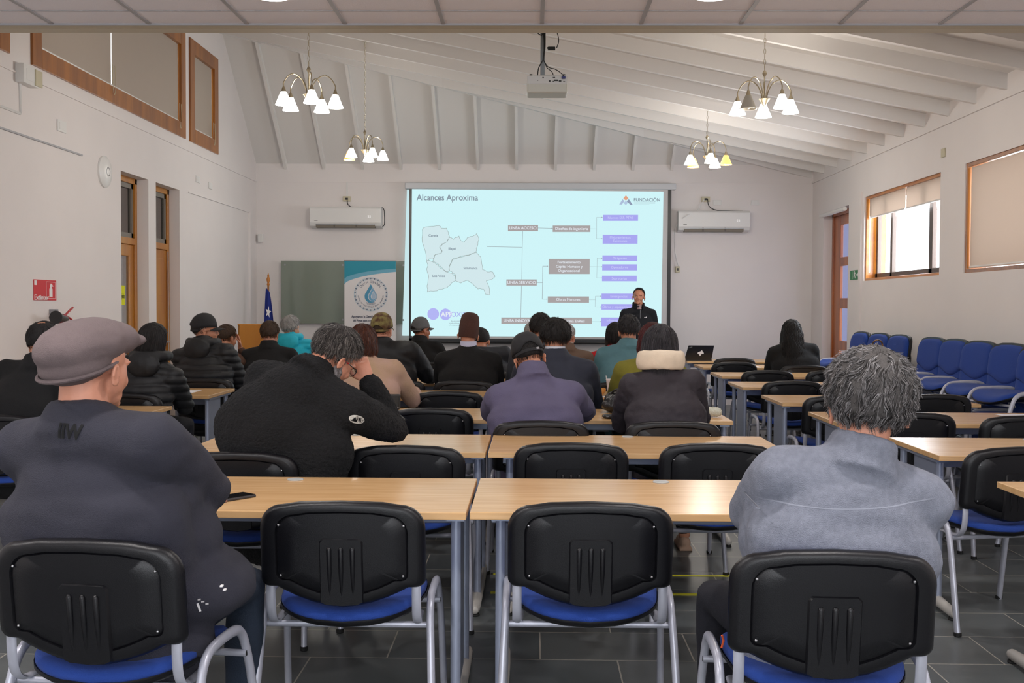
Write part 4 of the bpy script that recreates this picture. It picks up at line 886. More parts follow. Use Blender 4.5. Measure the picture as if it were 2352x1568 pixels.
text('ThinkPad', .014, onlid(.11, .86) + V((0, -.001, 0)), mat('lid_logo', srgb(150, 150, 150), .4), lo, 'lid_lettering', tilt=rd(18))
PAPER = mat('paper', srgb(226, 226, 232), .8)
def paper(x, y, w, h, a, label, z=.7405): return tag(G().box((0, 0, .001), (w, h, .002), None).build('sheet_of_paper', PAPER, smooth=False, loc=(x, y, z)), label, 'paper')
for a in ((-2.72, 8.5, .17, .24, 'white sheet of paper beside the puffer-coat elbow'), (.62, 11.3, .26, .2, 'white sheet of paper at the teal shirt'), (3.25, 6.98, .5, .22, 'stack edge of white papers at the right frame edge'), (2.5, 12.6, .25, .2, 'papers at the elbow of the long-haired woman'),
          (3.0, 8.35, .4, .24, 'white papers on the fourth right table behind the grey-haired head'), (-2.95, 10.1, .2, .16, 'white paper above the red folder')):
    paper(*a[:4], 0, a[4])
tag(G().prism([(-.11, -.1), (.12, -.1), (.10, .12), (-.1, .12)], .0, .012, 'Z').build('red_folder', mat('red_folder', srgb(190, 20, 26), .5), smooth=False, loc=(-2.74, 9.80, .7405)), 'red folder lying on the table behind the puffer sleeve', 'folder')
r = tag(empty('smartphone', (-1.055, 3.79, .7405), rd(-38)), 'black smartphone lying on the nearest table', 'phone')
G().b2(-.038, .038, -.08, .08, 0, .010).build('phone_body', mat('phone_grey', srgb(66, 66, 70), .4, metal=.4), r, smooth=False, bevel=.004)
G().b2(-.035, .035, -.077, .077, .0098, .0106).build('phone_screen', mat('phone_glass', srgb(10, 10, 12), .06, spec=.7), r, smooth=False)
G().b2(-.008, .008, -.0808, -.0796, .003, .007).build('charging_port', BLACKP, r, smooth=False)
CUPM = mat('foam_cup', srgb(232, 226, 228), .6)
r = tag(empty('foam_cup', (.615, 8.38, .7405)), 'white foam cup with a stirrer beside the dark brown jacket', 'cup')
G().lathe([(.0, .0), (.028, .0), (.043, .118), (.0455, .122), (.0455, .128), (.041, .128), (.026, .01), (0, .01)], n=28).build('cup_body', CUPM, r)
G().tube([(-.03, 0, .05), (-.045, 0, .155)], .003, 6).build('stirrer', WHT, r)
r = tag(remeshobj := link(remesh(G().ell((0, 0, .03), (.045, .04, .032)).ell((.025, .01, .04), (.03, .025, .022)), .006, 3, lambda p: .006 * noise.noise(p * 40)), 'bread_roll'), 'golden bread roll beside the foam cup', 'bread'); r.data.materials.append(mat('bread_crust', srgb(206, 140, 66), .7, bump=.3)); r.location = (.515, 8.33, .742)
tag(G().prism([(.09 * cos(a) * (1 + .1 * sin(5 * a)), .06 * sin(a)) for a in [k * pi / 12 for k in range(24)]], 0, .002, 'Z').build('paper_napkin', PAPER, smooth=False, loc=(.53, 8.27, .7405)), 'crumpled white napkin under the bread roll', 'napkin')
KN = mat('knitted_wool', srgb(196, 196, 176), .95, bump=.8, bscale=120, color2=srgb(214, 214, 200), vscale=60)
me = remesh(G().cap([(-.055, 0, .032), (.055, 0, .032)], [(.034, .03)] * 2, 16), .004, 3, lambda p: .0016 * sin(p.x * 500) * sin(p.z * 500)); me.materials.append(KN)
pcs = tag(link(me, 'pencil_case'), 'pale knitted pencil case near the corner of the table', 'pencil case'); pcs.location = (1.10, 6.78, .741)
LEA = mat('black_leather', srgb(20, 20, 22), .28, bump=.3, bscale=60)
me = remesh(G().ell((0, 0, .075), (.12, .09, .075)).ell((-.06, -.02, .05), (.08, .08, .05)).ell((.07, .0, .05), (.08, .08, .05)), .008, 2, lambda p: .012 * noise.noise(p * 22)); me.materials.append(LEA)
hb = tag(empty('handbag', (.585, 7.04, .74)), 'black leather handbag slumped beside the dark brown jacket', 'bag'); link(me, 'bag_body', hb)
G().tube(spl([(-.08, 0, .1), (-.05, -.06, .15), (.04, -.06, .15), (.08, 0, .1)]), .007, 8).build('bag_strap', LEA, hb)
tag(G().lathe([(.0, 0), (.04, 0), (.055, .012), (.05, .022), (0, .024)], n=20, sx=1.3).build('spectacle_case', LEA, loc=(.50, 6.66, .7405)), 'flat black case on the table in front of the handbag', 'case')
r = tag(empty('laptop_bag', (-1.12, 7.30, .74)), 'low black equipment case with a strap on the third table', 'case')
r.location = (-1.11, 7.15, .74)
G().b2(-.22, .24, -.03, .03, 0, .10).build('case_body', mat('case_black', srgb(22, 23, 22), .5), r, smooth=False, bevel=.008)
G().b2(-.02, .04, -.034, .034, -.0, .115).build('case_strap', BLACKP, r, smooth=False, bevel=.003); G().b2(-.215, .235, -.0325, -.03, .012, .018).build('case_edge', GREYM, r, smooth=False)
# leopard bag on the far stack, dark bag on a chair, rucksack by the grey fleece
LEO = mat('leopard_print', srgb(150, 106, 56), .6, color2=srgb(16, 10, 8), vscale=34)
me = remesh(G().box((0, 0, .11), (.30, .14, .22)).ell((0, 0, .2), (.14, .06, .05)), .012, 3, lambda p: .014 * noise.noise(p * 12)); me.materials.append(LEO)
bg_ = tag(empty('leopard_bag', (3.42, 11.0, .805), rd(20)), 'leopard-print handbag lying on the third blue chair stack', 'bag'); link(me, 'bag_body', bg_)
G().tube(spl([(-.08, -.07, .2), (-.04, -.08, .29), (.04, -.08, .29), (.08, -.07, .2)]), .008, 8).build('bag_handle', LEO, bg_)
tag(link(remesh(G().ell((0, 0, .1), (.17, .12, .10)).ell((.08, 0, .08), (.12, .1, .08)), .012, 2, lambda p: .012 * noise.noise(p * 14)), 'dark_bag'), 'dark bag on the seat of the chair behind the laptop table', 'bag').location = (2.27, 12.42, .49)
bpy.data.objects['dark_bag'].data.materials.append(mat('dark_cloth', srgb(20, 20, 26), .8))
# ================================================================ people
def skin(n, c): return mat('skin_' + n, srgb(*c), .5, bump=.12, bscale=90, vary=.05, vscale=14, sss=.08)
SK = {'tan': skin('tan', (196, 134, 104)), 'light': skin('light', (206, 150, 120)), 'dark': skin('dark', (164, 104, 76)), 'pink': skin('pink', (204, 142, 116))}
SHOE = mat('shoe_leather', srgb(50, 44, 40), .5); JEANS = mat('dark_jeans', srgb(28, 40, 56), .9, bump=.3, bscale=300, vary=.1, vscale=20); TROU = mat('dark_trousers', srgb(15, 16, 26), .9, bump=.2, bscale=300)
HAIR = {'black': hairmat('black_hair', [srgb(14, 12, 12), srgb(30, 25, 24), srgb(44, 38, 36)], .4), 'salt': hairmat('salt_pepper_hair', [srgb(30, 28, 28), srgb(58, 54, 52), srgb(92, 88, 86), srgb(136, 132, 132), srgb(176, 172, 172)], .5),
        'dsalt': hairmat('greying_hair', [srgb(20, 18, 18), srgb(40, 36, 34), srgb(62, 56, 52), srgb(104, 98, 94), srgb(136, 130, 124)], .5), 'grey': hairmat('grey_hair', [srgb(120, 118, 116), srgb(160, 158, 156), srgb(190, 188, 186)], .5),
        'brown': hairmat('brown_hair', [srgb(44, 30, 20), srgb(64, 44, 28), srgb(84, 62, 40)], .5), 'auburn': hairmat('auburn_hair', [srgb(44, 20, 12), srgb(70, 32, 16), srgb(96, 48, 22)], .4), 'red': hairmat('dark_red_hair', [srgb(46, 12, 14), srgb(74, 20, 22), srgb(96, 34, 32)], .4),
        'dgrey': hairmat('black_and_grey_hair', [srgb(24, 22, 24), srgb(38, 35, 38), srgb(56, 52, 56), srgb(92, 88, 92)], .4)}
SCALP = {k: mat(k + '_hair_base', srgb(*c), .8, bump=.4, bscale=120) for k, c in dict(black=(18, 15, 15), salt=(74, 70, 68), dsalt=(42, 37, 35), grey=(150, 148, 146), brown=(54, 38, 26), auburn=(58, 26, 14), red=(56, 16, 18), dgrey=(34, 32, 34)).items()}
def ik(a, b, l1, l2, pole):
    a, b = V(a), V(b); d = b - a; L = min(d.length, (l1 + l2) * .999); u = d.normalized(); x = (l1 * l1 - l2 * l2 + L * L) / (2 * L); h = sqrt(max(0, l1 * l1 - x * x))
    pole = V(pole); pole = (pole - u * pole.dot(u)).normalized(); return a + u * x + pole * h, a + u * L
def hand(g, w, d, pn, side, curl=.5, spread=.1, s=1.0):
    """w wrist, d pointing direction, pn palm normal (where fingers curl to), side +1 thumb on d x pn side"""
    d = V(d).normalized(); pn = V(pn); pn = (pn - d * pn.dot(d)).normalized(); l = d.cross(pn) * side
    w = V(w); k = w + d * .085 * s
    g.cap([w, w + d * .03 * s, k - d * .008], [(.026 * s, .017 * s), (.036 * s, .017 * s), (.038 * s, .013 * s)], 10, up=l)
    for i, (off, ln) in enumerate(((.029, .072), (.010, .080), (-.010, .075), (-.028, .058))):
        p = k + l * off * s; dd = (d + l * off * spread * 12).normalized(); pts = [p - dd * .01]; a = curl * (.35 + .08 * i); t = 0
        for j, f in enumerate((.45, .32, .23)):
            t += a * (1, 1.3, 1)[j]; q = pts[-1] + (dd * cos(t) + pn * sin(t)) * ln * f * s; pts.append(q)
        g.cap(pts, [.0095 * s, .009 * s, .0085 * s, .007 * s], 8)
    b = w + d * .02 * s + l * .026 * s; p1 = b + (d * .7 + l * .7 + pn * .25).normalized() * .04 * s; p2 = p1 + (d * .85 + l * .15 + pn * .5).normalized() * .03 * s; p3 = p2 + (d * .9 + pn * .5).normalized() * .024 * s
    g.cap([b, p1, p2, p3], [.0135 * s, .0115 * s, .010 * s, .008 * s], 8)
CR, CC = (.077, .096, .088), V((0, -.012, .026))
def head_parts(g, HM, c, wide=1.0):
    R3 = HM; P = lambda x, y, z: c + R3 @ V((x, y, z))
    g.ell(P(*CC), (CR[0] * wide, CR[1], CR[2]), R3, 20, 14)
    g.ell(P(0, .030, -.030), (.063 * wide, .062, .078), R3, 16, 12); g.ell(P(0, .045, -.082), (.042 * wide, .044, .036), R3, 14, 10)
    g.ell(P(0, .078, -.106), (.020, .016, .014), R3); g.ell(P(0, .078, .004), (.050 * wide, .018, .013), R3)
    g.cap([P(0, .086, -.008), P(0, .104, -.040)], [.0075, .0115], 8); g.ell(P(-.011, .097, -.045), (.009, .01, .008), R3); g.ell(P(.011, .097, -.045), (.009, .01, .008), R3)
    g.ell(P(0, .083, -.073), (.024, .010, .010), R3); g.ell(P(-.033, .068, -.045), (.022, .018, .024), R3); g.ell(P(.033, .068, -.045), (.022, .018, .024), R3)
    for s_ in (-1, 1):
        Re = R3 @ M.Rotation(s_ * rd(22), 3, 'Z') @ M.Rotation(rd(-8), 3, 'X'); e = P(s_ * (.076 * wide + .003), -.012, -.030)
        g.ell(e, (.006, .016, .026), Re, 12, 8)
        pts = [e + Re @ V((s_ * .006, -.0155 * cos(a), .025 * sin(a) + (.003 if sin(a) > 0 else 0))) for a in [2 * pi * k / 14 for k in range(11)]]
        g.tube(pts, .0044, 6); g.ell(e + Re @ V((s_ * .002, .004, -.021)), (.0055, .008, .008), Re, 8, 6)
    return P
def scalp_mask(d, bald=0, front=0.0):
    m = d.z + .48 + (.22 if d.y < -.25 else 0) * min(1, (-.25 - d.y) * 3 if d.y < -.25 else 0) - max(0, d.y + .12) * (1.16 + front)
    if bald: q = (d - V((.05, -.42, .9)).normalized()).length; m = min(m, (q - bald) * 1.5)
    return m
def skull_r(d):
    return 1 / sqrt((d.x / CR[0]) ** 2 + (d.y / CR[1]) ** 2 + (d.z / CR[2]) ** 2)
def make_hair(root, c, HM, style, col, n, thick=.014, length=.06, wave=.3, bald=0, fall=.0, wide=1.0, seed=0, rad=.0011, seg=6, spreadback=0, front=0.0, clear=None, crown=(.05, -.55, .84)):
    rnd = random.Random(seed); P = lambda v: c + HM @ (V((v[0] * wide, v[1], v[2])) + CC)
    g = G(); bm = bmesh.new(); bmesh.ops.create_icosphere(bm, subdivisions=4, radius=1)
    vs = []
    for v in bm.verts:
        d = v.co.normalized(); m = scalp_mask(d, bald, front); t = max(0, min(1, m / .16)); t = t * t * (3 - 2 * t)
        vs.append(P(d * (skull_r(d) + t * thick * (.80 + .35 * noise.noise(d * 5 + V((seed, 0, 0))) + .25 * noise.noise(d * 14)) - (1 - t) * .016)))
    g.add(vs, [tuple(v.index for v in f.verts) for f in bm.faces]); bm.free()
    if style in ('bob', 'long'):   # mass of hair below the skull
        zb = -.06 - fall; pts = []; rr = []
        for k in range(7):
            t = k / 6; z = -.01 + (zb + .01) * t; pts.append(c + HM @ V((0, -.030 - spreadback * t - .010 * sin(t * 3), z)))
            w = .084 + (.018 * sin(min(1, t * 1.3) * pi) if style == 'bob' else .08 * t); rr.append((w * wide * (1 if k < 6 else .8), (.062 if style == 'bob' else .048 - .006 * t)))
        g.cap(pts, rr, 16, up=HM @ V((1, 0, 0)))
    base = g.build('hair', SCALP[col], root, angle=80)
    cr = V(crown).normalized(); g = G()
    made = 0; tries = 0
    while made < n and tries < n * 6:
        tries += 1; z = rnd.uniform(-.72, 1); a = rnd.uniform(0, 2 * pi); d = V((sqrt(1 - z * z) * cos(a), sqrt(1 - z * z) * sin(a), z)); m = scalp_mask(d, bald, front)
        if m < .02: continue
        if bald and rnd.random() > min(1, m * 3): continue
        made += 1; L = length * rnd.uniform(.7, 1.2); st = L / seg; ph = rnd.uniform(0, 6.28); fq = rnd.uniform(5, 9); lay = rnd.uniform(.4, 1.15); pts = []; dirn = None; off = 0; cl = rnd.uniform(-1, 1)
        longfall = style in ('bob', 'long'); total = L if not longfall else (fall + .14) * rnd.uniform(.8, 1.03); K = seg if not longfall else seg + 5; st = total / K; p = None; free = False
        for k in range(K + 1):
            t = k / K
            if not free:
                r_ = skull_r(d) + thick * lay * (.72 + .35 * t + wave * .55 * noise.noise(d * 8 + V((0, seed, 0)))) * (1 if m > .12 else .6) + (.004 if k == K else 0)
                q = d * r_; pts.append(P(q)); fl = (d - cr); fl = fl - d * fl.dot(d)
                if fl.length < .05: fl = V((rnd.uniform(-1, 1), rnd.uniform(-1, 1), 0)); fl = fl - d * fl.dot(d)
                fl.normalize(); sd = d.cross(fl); dn = V((0, 0, -1)) - d * (-d.z); fl = (fl + dn * .5 + sd * wave * (noise.noise(d * 4.2 + V((seed * .37, 0, 0))) * 2.4 + noise.noise(d * 9) * 1.0 + .25 * sin(ph + t * fq))).normalized()
                d = (d + fl * st / r_).normalized()
                if longfall and (d.z < .1): free = True; p = d * r_
            else:
                out = V((d.x, d.y, 0)).normalized(); w = wave * .012 * sin(ph + t * fq * 2.2)
                ex = (.25 if style == 'long' else (.22 if p.z > -.07 else -.35))
                p = p + V((out.x * st * ex * .5 + w * out.y, out.y * st * ex * .35 - spreadback * st * 2.0 + w * out.x * .4, -st)); pts.append(P(p))
        if longfall and V((d.x, d.y, 0)).normalized().y > .45: continue
        g.tube(pts, [rad * (1.25 - .9 * i / (len(pts) - 1)) for i in range(len(pts))], 3, caps=False)
    if n: g.build('hair_strands', HAIR[col], base, angle=180, fix=False)
    return base
def capmesh(kind, c, HM, m, m2=None, root=None, name='cap'):
    P = lambda x, y, z: c + HM @ V((x, y, z))
    if kind == 'flat':
        g = G().ell(P(0, -.034, .048), (.108, .135, .066), HM @ M.Rotation(rd(16), 3, 'X'), 24, 14).ell(P(0, .03, .062), (.096, .100, .052), HM @ M.Rotation(rd(6), 3, 'X'), 20, 12)
        g.ell(P(0, -.050, .008), (.096, .100, .056), HM @ M.Rotation(rd(24), 3, 'X'), 20, 12)
        g.ell(P(0, .098, .060), (.078, .056, .022), HM @ M.Rotation(rd(8), 3, 'X'), 20, 10)
        me = remesh(g, .0055, 7, lambda p: .0022 * noise.noise(p * 16) + .0016 * noise.noise(p * 34)); me.materials.append(m); o = link(me, name, root)
        G().tube([P(.095 * cos(a) * .97, -.045 + .100 * sin(a), -.012 + .034 * sin(a)) for a in [2 * pi * k / 36 for k in range(37)]], .006, 6, caps=False).build('cap_band', m2 or m, o); return o
    if kind == 'beanie':
        prof = [(0, .150), (.03, .149), (.056, .140), (.074, .118), (.082, .08), (.086, .04), (.087, .0), (.083, -.045), (.078, -.055)]
        g = G(); n = 60; vs = []
        for r_, z in prof:
            for j in range(n): a = 2 * pi * j / n; k = 1 + .018 * (j % 2); vs.append(P(r_ * cos(a) * .93 * k, r_ * sin(a) * 1.1 * k - .012, z + .02))
        g.add(vs, [(i * n + j, i * n + (j + 1) % n, (i + 1) * n + (j + 1) % n, (i + 1) * n + j) for i in range(len(prof) - 1) for j in range(n)])
        return g.build(name, m, root, angle=90)
    # baseball cap: six-panel dome, visor, back opening
    g = G(); n = 36; K = 9; vs = []
    for i in range(K + 1):
        t = i / K; ph = t * pi / 2
        for j in range(n):
            a = 2 * pi * j / n; rr = sin(ph) ** .8; z = .118 * cos(ph) ** .9 + .004; gap = 0
            if sin(a) < -.80 and i > K - 3: z += .028 * (-sin(a) - .80) / .2 * (i - (K - 3)) / 3 * 1.4
            k = 1 - .012 * (abs(sin(3 * a)) < .12)
            vs.append(P(.087 * rr * cos(a) * k, .106 * rr * sin(a) * k - .012, z + .012 - .014 * (sin(a) < 0) * -sin(a) * rr))
    g.add(vs, [(i * n + j, i * n + (j + 1) % n, (i + 1) * n + (j + 1) % n, (i + 1) * n + j) for i in range(K) for j in range(n)])
    o = g.build(name, m, root, angle=60, fix=True); so = o.modifiers.new('s', 'SOLIDIFY'); so.thickness = .003; so.offset = 1
    G().ell(P(0, -.012, .133), (.007, .007, .004), HM, 8, 6).build('cap_button', m, o)
    g = G(); vs = []; nu, nv = 14, 5
    for i in range(nu + 1):
        u = -1 + 2 * i / nu
        for j in range(nv + 1): v = j / nv; vs.append(P(.080 * u * (1 - .12 * v * v), .094 * sqrt(max(0, 1 - u * u * .75)) - .010 + .075 * v * sqrt(max(.02, 1 - u * u * .8)), .018 - .018 * v - .022 * u * u * (1 - .2 * v)))
    g.add(vs, [(i * (nv + 1) + j, (i + 1) * (nv + 1) + j, (i + 1) * (nv + 1) + j + 1, i * (nv + 1) + j + 1) for i in range(nu) for j in range(nv)])
    v = g.build('cap_visor', m2 or m, o, angle=70, fix=False); so = v.modifiers.new('s', 'SOLIDIFY'); so.thickness = .004
    pts = [P(.086 * cos(a), .104 * sin(a) - .012, -.004) for a in [rd(205 + 130 * k / 12) for k in range(13)]]
    G().tube(pts, [(.009, .002)] * 13, 6, up=HM @ V((0, 0, 1))).build('cap_strap', m, o)
    return o
def person(label, X, Y, rz, head, hyaw=0, hpit=0, hrol=0, bulk=1.0, bw=1.0, skinm='tan', jac=None, jname='jacket', hands=None, lean=None, sh=(.185, -.095), armr=1.0, hairk=None, hat=None, near=False, collar=.04, trou=TROU, style='plain',
           knees=None, hood=None, extra=None, group=None, disp=.004, pel=-.06, wide=1.0, shoe=SHOE, sleeveend=.03, curl=.5, hdir=None, spl_l=None, tw=0, poles=None, hs=1.04, dn=.0, hump=None):
    a = rd(rz); Rz = M.Rotation(a, 3, 'Z'); O = V((X, Y, 0)); toL = lambda p: Rz.transposed() @ (V(p) - O)
    c = toL(head) - V((0, 0, dn)); HM = hs * M.Rotation(rd(hyaw - rz), 3, 'Z') @ M.Rotation(rd(-hpit), 3, 'X') @ M.Rotation(rd(hrol), 3, 'Y')
    nb = c + V((0, -.035 - .0012 * max(0, hpit), -.128 + .0006 * max(0, hpit)))
    if lean: nb = nb + V(lean)
    P0 = V((0, pel, .56)); dirn = (nb - P0).normalized()
    spn = spl([P0 + V((0, 0, -.10)), P0, P0.lerp(nb, .35) + V((0, -.035, 0)), P0.lerp(nb, .68) + V((0, -.03, 0)), nb], 4)
    sd = V((1, 0, 0)); sd = (M.Rotation(rd(tw), 3, 'Z') @ sd); sd = (sd - dirn * sd.dot(dirn)).normalized()
    S = {s_: nb + sd * s_ * sh[0] * bw + dirn * sh[1] for s_ in (-1, 1)}
    hands = hands or {}
    body, jk = G(), G()
    P = head_parts(body, HM, c, wide)
    body.cap([c + HM @ V((0, -.025, -.045)), nb + V((0, .005, .02)), nb - dirn * .06], [.056 * wide, .058 * wide, .07], 14)
    body.cap([P0, P0.lerp(nb, .5), nb - dirn * .1], [(.13, .09), (.12, .085), (.13, .08)], 14, up=sd)
    W = [.185, .19, .185, .18, .182, .188, .19, .195, .20, .205, .21, .20, .185, .16, .125, .095, .075]
    Dp = [.13, .14, .14, .135, .13, .13, .13, .13, .13, .13, .125, .12, .11, .10, .09, .08, .07]
    k = len(spn); rr = []
    for i in range(k): t = i / (k - 1) * (len(W) - 1); j = min(int(t), len(W) - 2); f = t - j; b_2 = bulk if i < k * .7 else 1 + (bulk - 1) * .55; rr.append(((W[j] * (1 - f) + W[j + 1] * f) * b_2 * (.5 + .5 * bw), (Dp[j] * (1 - f) + Dp[j + 1] * f) * b_2))
    jk.cap(spn, rr, 20, up=sd)
    for s_ in (-1, 1):
        h = hands.get(s_, (s_ * .13, .36, .775)); tgt = toL(h[1]) if h[0] == 'w' else (None if h[0] == 'e' else V(h))
        pole = (poles or {}).get(s_, (s_ * .55, -.35, -1)); el, wr = (toL(h[1]), toL(h[2])) if h[0] == 'e' else ik(S[s_], tgt, .30, .255, pole)
        r = armr
        jk.cap([nb - dirn * .05 + sd * s_ * .05, S[s_] + dirn * .005, S[s_].lerp(el, .35)], [.062 * r, .072 * r, .068 * r], 12)
        jk.cap([S[s_], S[s_].lerp(el, .5), el, el.lerp(wr, .5), wr - (wr - el).normalized() * sleeveend], [.072 * r, .066 * r, .057 * r, .052 * r, .042 * r], 14)
        body.cap([S[s_], el, wr], [.045, .038, .026], 10)
        d = (wr - el).normalized(); hd = V(hdir[s_]) if hdir and s_ in hdir else (d + V((-s_ * .3, 0, 0))); pn = V((0, 0, -1)) if not (hdir and ('n', s_) in hdir) else V(hdir[('n', s_)])
        hand(body, wr, hd, pn, s_ if not (hdir and ('s', s_) in hdir) else hdir[('s', s_)], curl)
    jk.cap([S[-1], S[-1].lerp(S[1], .5) + V((0, -.015, .005)), S[1]], [.066 * armr, .090 * armr, .066 * armr], 14)
    for q in (hump or []): jk.ell(toL(q[0]) if len(q) > 2 else V(q[0]), q[1], None, 16, 12)
    if collar:
        nd = (c + HM @ V((0, -.02, -.05)) - nb).normalized(); q = nd.to_track_quat('Z', 'Y').to_matrix()
        jk.lathe([(.108, -.045), (.094, -.01), (.086, collar * .6), (.083, collar), (.079, collar + .006), (.066, collar + .004), (.064, -.04)], nb + V((0, -.002, .012)), q, 26, close=True, sx=wide, sy=1.0)
    if spl_l: spl_l(jk, nb, S, dirn, sd)
    vx = .0075 if near else .011
    body_g = body; kn = knees or {}
    tr = G(); tr.cap([V((-.06, pel, .555)), V((.06, pel, .555))], [.125 * bulk] * 2, 14)
    for s_ in (-1, 1):
        K = V(kn.get(s_, (s_ * .15, .38, .535))); A_ = V((K.x * 1.02, K.y - .02, .13)); hp = V((s_ * .09, pel + .02, .55))
        tr.cap([hp, hp.lerp(K, .5), K, K.lerp(A_, .45), A_], [.098, .088, .070, .062, .050], 12); body_g.cap([hp, K, A_, A_ + V((0, 0, -.05))], [.07, .05, .035, .035], 8)
        sg = G().cap([A_ + V((0, -.03, -.09)), A_ + V((0, .07, -.095)), A_ + V((s_ * .01, .17, -.10))], [(.036, .038), (.042, .034), (.036, .024)], 12, up=(1, 0, 0)).box(A_ + V((0, .06, -.122)), (.08, .27, .016))
        kn[('shoe', s_)] = (remesh(sg, .008, 3), A_)
    me = remesh(body, vx * .8 if near else .009, 3, None); me.materials.append(SK[skinm])
    root = link(me, 'person', smooth=True, angle=180); root.location = (X, Y, 0); root.rotation_euler = (0, 0, a); tag(root, label, 'person', group)
    fr = {'plain': lambda p: disp * (noise.noise(V((p.x * 7, p.y * 7, p.z * 11))) + .7 * noise.noise(V((p.x * 13 + p.z * 9, p.y * 13, p.z * 20))) + .3 * noise.noise(p * 40)),
          'fleece': lambda p: disp * (noise.noise(V((p.x * 6, p.y * 6, p.z * 9))) + .5 * noise.noise(V((p.x * 10, p.y * 14, p.z * 22)))) + .0006 * noise.noise(p * 160),
          'sherpa': lambda p: disp * noise.noise(p * 8) + .0035 * noise.noise(p * 85) + .002 * noise.noise(p * 150),
          'puffer': lambda p: .015 * (abs(sin(p.z * pi / .062 + .6 * noise.noise(p * 4))) ** .6 - .6) + disp * noise.noise(V((p.x * 18, p.y * 18, p.z * 10)))}[style]
    me = remesh(jk, .0115 if near else (.010 if style == 'puffer' else .014), 9, fr, sub=1 if near else 0); me.materials.append(jac); j = link(me, jname, root, angle=180)
    me = remesh(tr, .012, 3, lambda p: .004 * noise.noise(p * 12)); me.materials.append(trou); link(me, 'trousers', root, angle=180)
    for s_ in (-1, 1): m_ = kn[('shoe', s_)][0]; m_.materials.append(shoe); link(m_, 'shoe', root, angle=60)
    if hood:
        kind, hm = hood
        if kind == 'down':
            g = G().cap(spl([nb + V((-.11, .06, .02)), nb + V((-.105, -.05, .022)), nb + V((0, -.115, .022)), nb + V((.105, -.05, .022)), nb + V((.11, .06, .02))], 5), [(.038, .032)] * 21, 12, up=(0, 0, 1)).ell(nb + V((0, -.110, -.035)), (.125, .052, .095))
        else:
            g = G().cap(spl([nb + V((-.10, .07, .05)), nb + V((-.105, -.04, .058)), nb + V((0, -.108, .066)), nb + V((.105, -.04, .058)), nb + V((.10, .07, .05))], 5), [(.056, .026)] * 21, 12, up=(0, 0, 1))
        me = remesh(g, .008, 4, lambda p: .004 * noise.noise(p * 20)); me.materials.append(hm); link(me, 'hood', j, angle=180)
    hb_ = None
    if hairk: hb_ = make_hair(root, c, HM, seed=abs(hash_(label)), wide=wide, **hairk)
    if hat: capmesh(hat[0], c, HM, hat[1], hat[2] if len(hat) > 2 else None, root, 'flat_cap' if hat[0] == 'flat' else 'beanie' if hat[0] == 'beanie' else 'cap')
    if extra: extra(root, c, HM, P, nb, S, j)
    return root
def hash_(s): return sum(ord(ch) * (i + 1) for i, ch in enumerate(s)) % 1000
def cl(n, c, **k): k.setdefault('bump', .3); k.setdefault('bscale', 260); k.setdefault('vary', .06); k.setdefault('vscale', 12); return mat(n, srgb(*c), k.pop('rough', .92), **k)
def glasses(P, m, root, HM, arm=None):
    g = G()
    for s_ in (-1, 1):
        cx = s_ * .033; g.tube([P(cx + .026 * cos(a), .094 - .1 * abs(cx + .026 * cos(a)) ** 1.3, -.018 + .019 * sin(a)) for a in [2 * pi * k / 20 for k in range(21)]], .0022, 6, caps=False)
        g.tube([P(s_ * .058, .088, -.012), P(s_ * .078, .06, -.010), P(s_ * .085, -.012, -.012), P(s_ * .084, -.03, -.03)], .0024, 6)
    g.tube([P(-.008, .097, -.014), P(.008, .097, -.014)], .002, 6); o = g.build('glasses', m, root)
    g = G()
    for s_ in (-1, 1): g.ell(P(s_ * .033, .0925, -.018), (.025, .0012, .018), HM, 16, 8)
    g.build('lenses', glassmat('lens', (.9, .92, .95), .12), o)

# -- 1 man in the flat cap
FLC = cl('flat_cap_wool', (110, 96, 96), bump=.5, bscale=500); NAVY = cl('charcoal_fleece', (47, 47, 58), bump=.5, bscale=420)
def ex1(root, c, HM, P, nb, S, j):
    m = mat('dark_embroidery', srgb(6, 6, 8), .9); w = V((-1.215, 2.80, 1.085))
    me = text('IIW', .052, (0, 0, 0), m, None, None, rotm=M.Identity(4), sx=.8, ext=.0, bold=.0022)
    inv = root.matrix_basis.inverted(); cx = inv @ w
    o = link(me, 'embroidered_letters', j, smooth=False); o.matrix_basis = M.Translation(cx) @ M.Rotation(-root.rotation_euler.z, 4, 'Z') @ M.Rotation(rd(90), 4, 'X') @ M.Rotation(rd(-4), 4, 'Z')
    onto(o, j, root, off=.003, dense=True)
    g = G()
    for x, y, z in ((.0, 0, 0), (.008, 0, -.007), (.017, 0, -.015), (.08, .1, .055), (.088, .1, .045)): g.box((x, y, z), (.007, .012, .004))
    g.tube([(-.004, 0, -.01), (0, 0, -.035)], .0025, 6); o = g.build('drawstring', WHT, j); o.matrix_basis = M.Translation(root.matrix_basis.inverted() @ V((-.885, 2.7, .635))) @ M.Rotation(-root.rotation_euler.z, 4, 'Z'); onto(o, j, root, off=.002)
person('person in a grey-brown flat cap and charcoal fleece, back to the camera, nearest at left', -1.14, 3.05, -22, (-1.215, 2.98, 1.258), -24, 2, 0, bulk=1.34, bw=1.22, hs=1.06, lean=(0, 0, -.028), hump=[((.10, .05, .63), (.25, .24, .12)), ((.03, .02, .76), (.24, .20, .16)), ((0, -.02, .88), (.25, .16, .16))], skinm='pink', jac=NAVY, jname='fleece_jacket', near=True, sh=(.192, -.075), armr=1.28,
       hat=('flat', FLC), hairk=dict(style='short', col='brown', n=0, thick=.003, length=.01), trou=JEANS, style='fleece', disp=.008, collar=.035, wide=1.14, pel=-.02,
       hands={1: ('e', (-.955, 3.17, .875), (-1.16, 3.36, .83)), -1: (-.10, .32, .82)}, knees={1: (.085, .42, .535), -1: (-.25, .38, .535)}, extra=ex1)
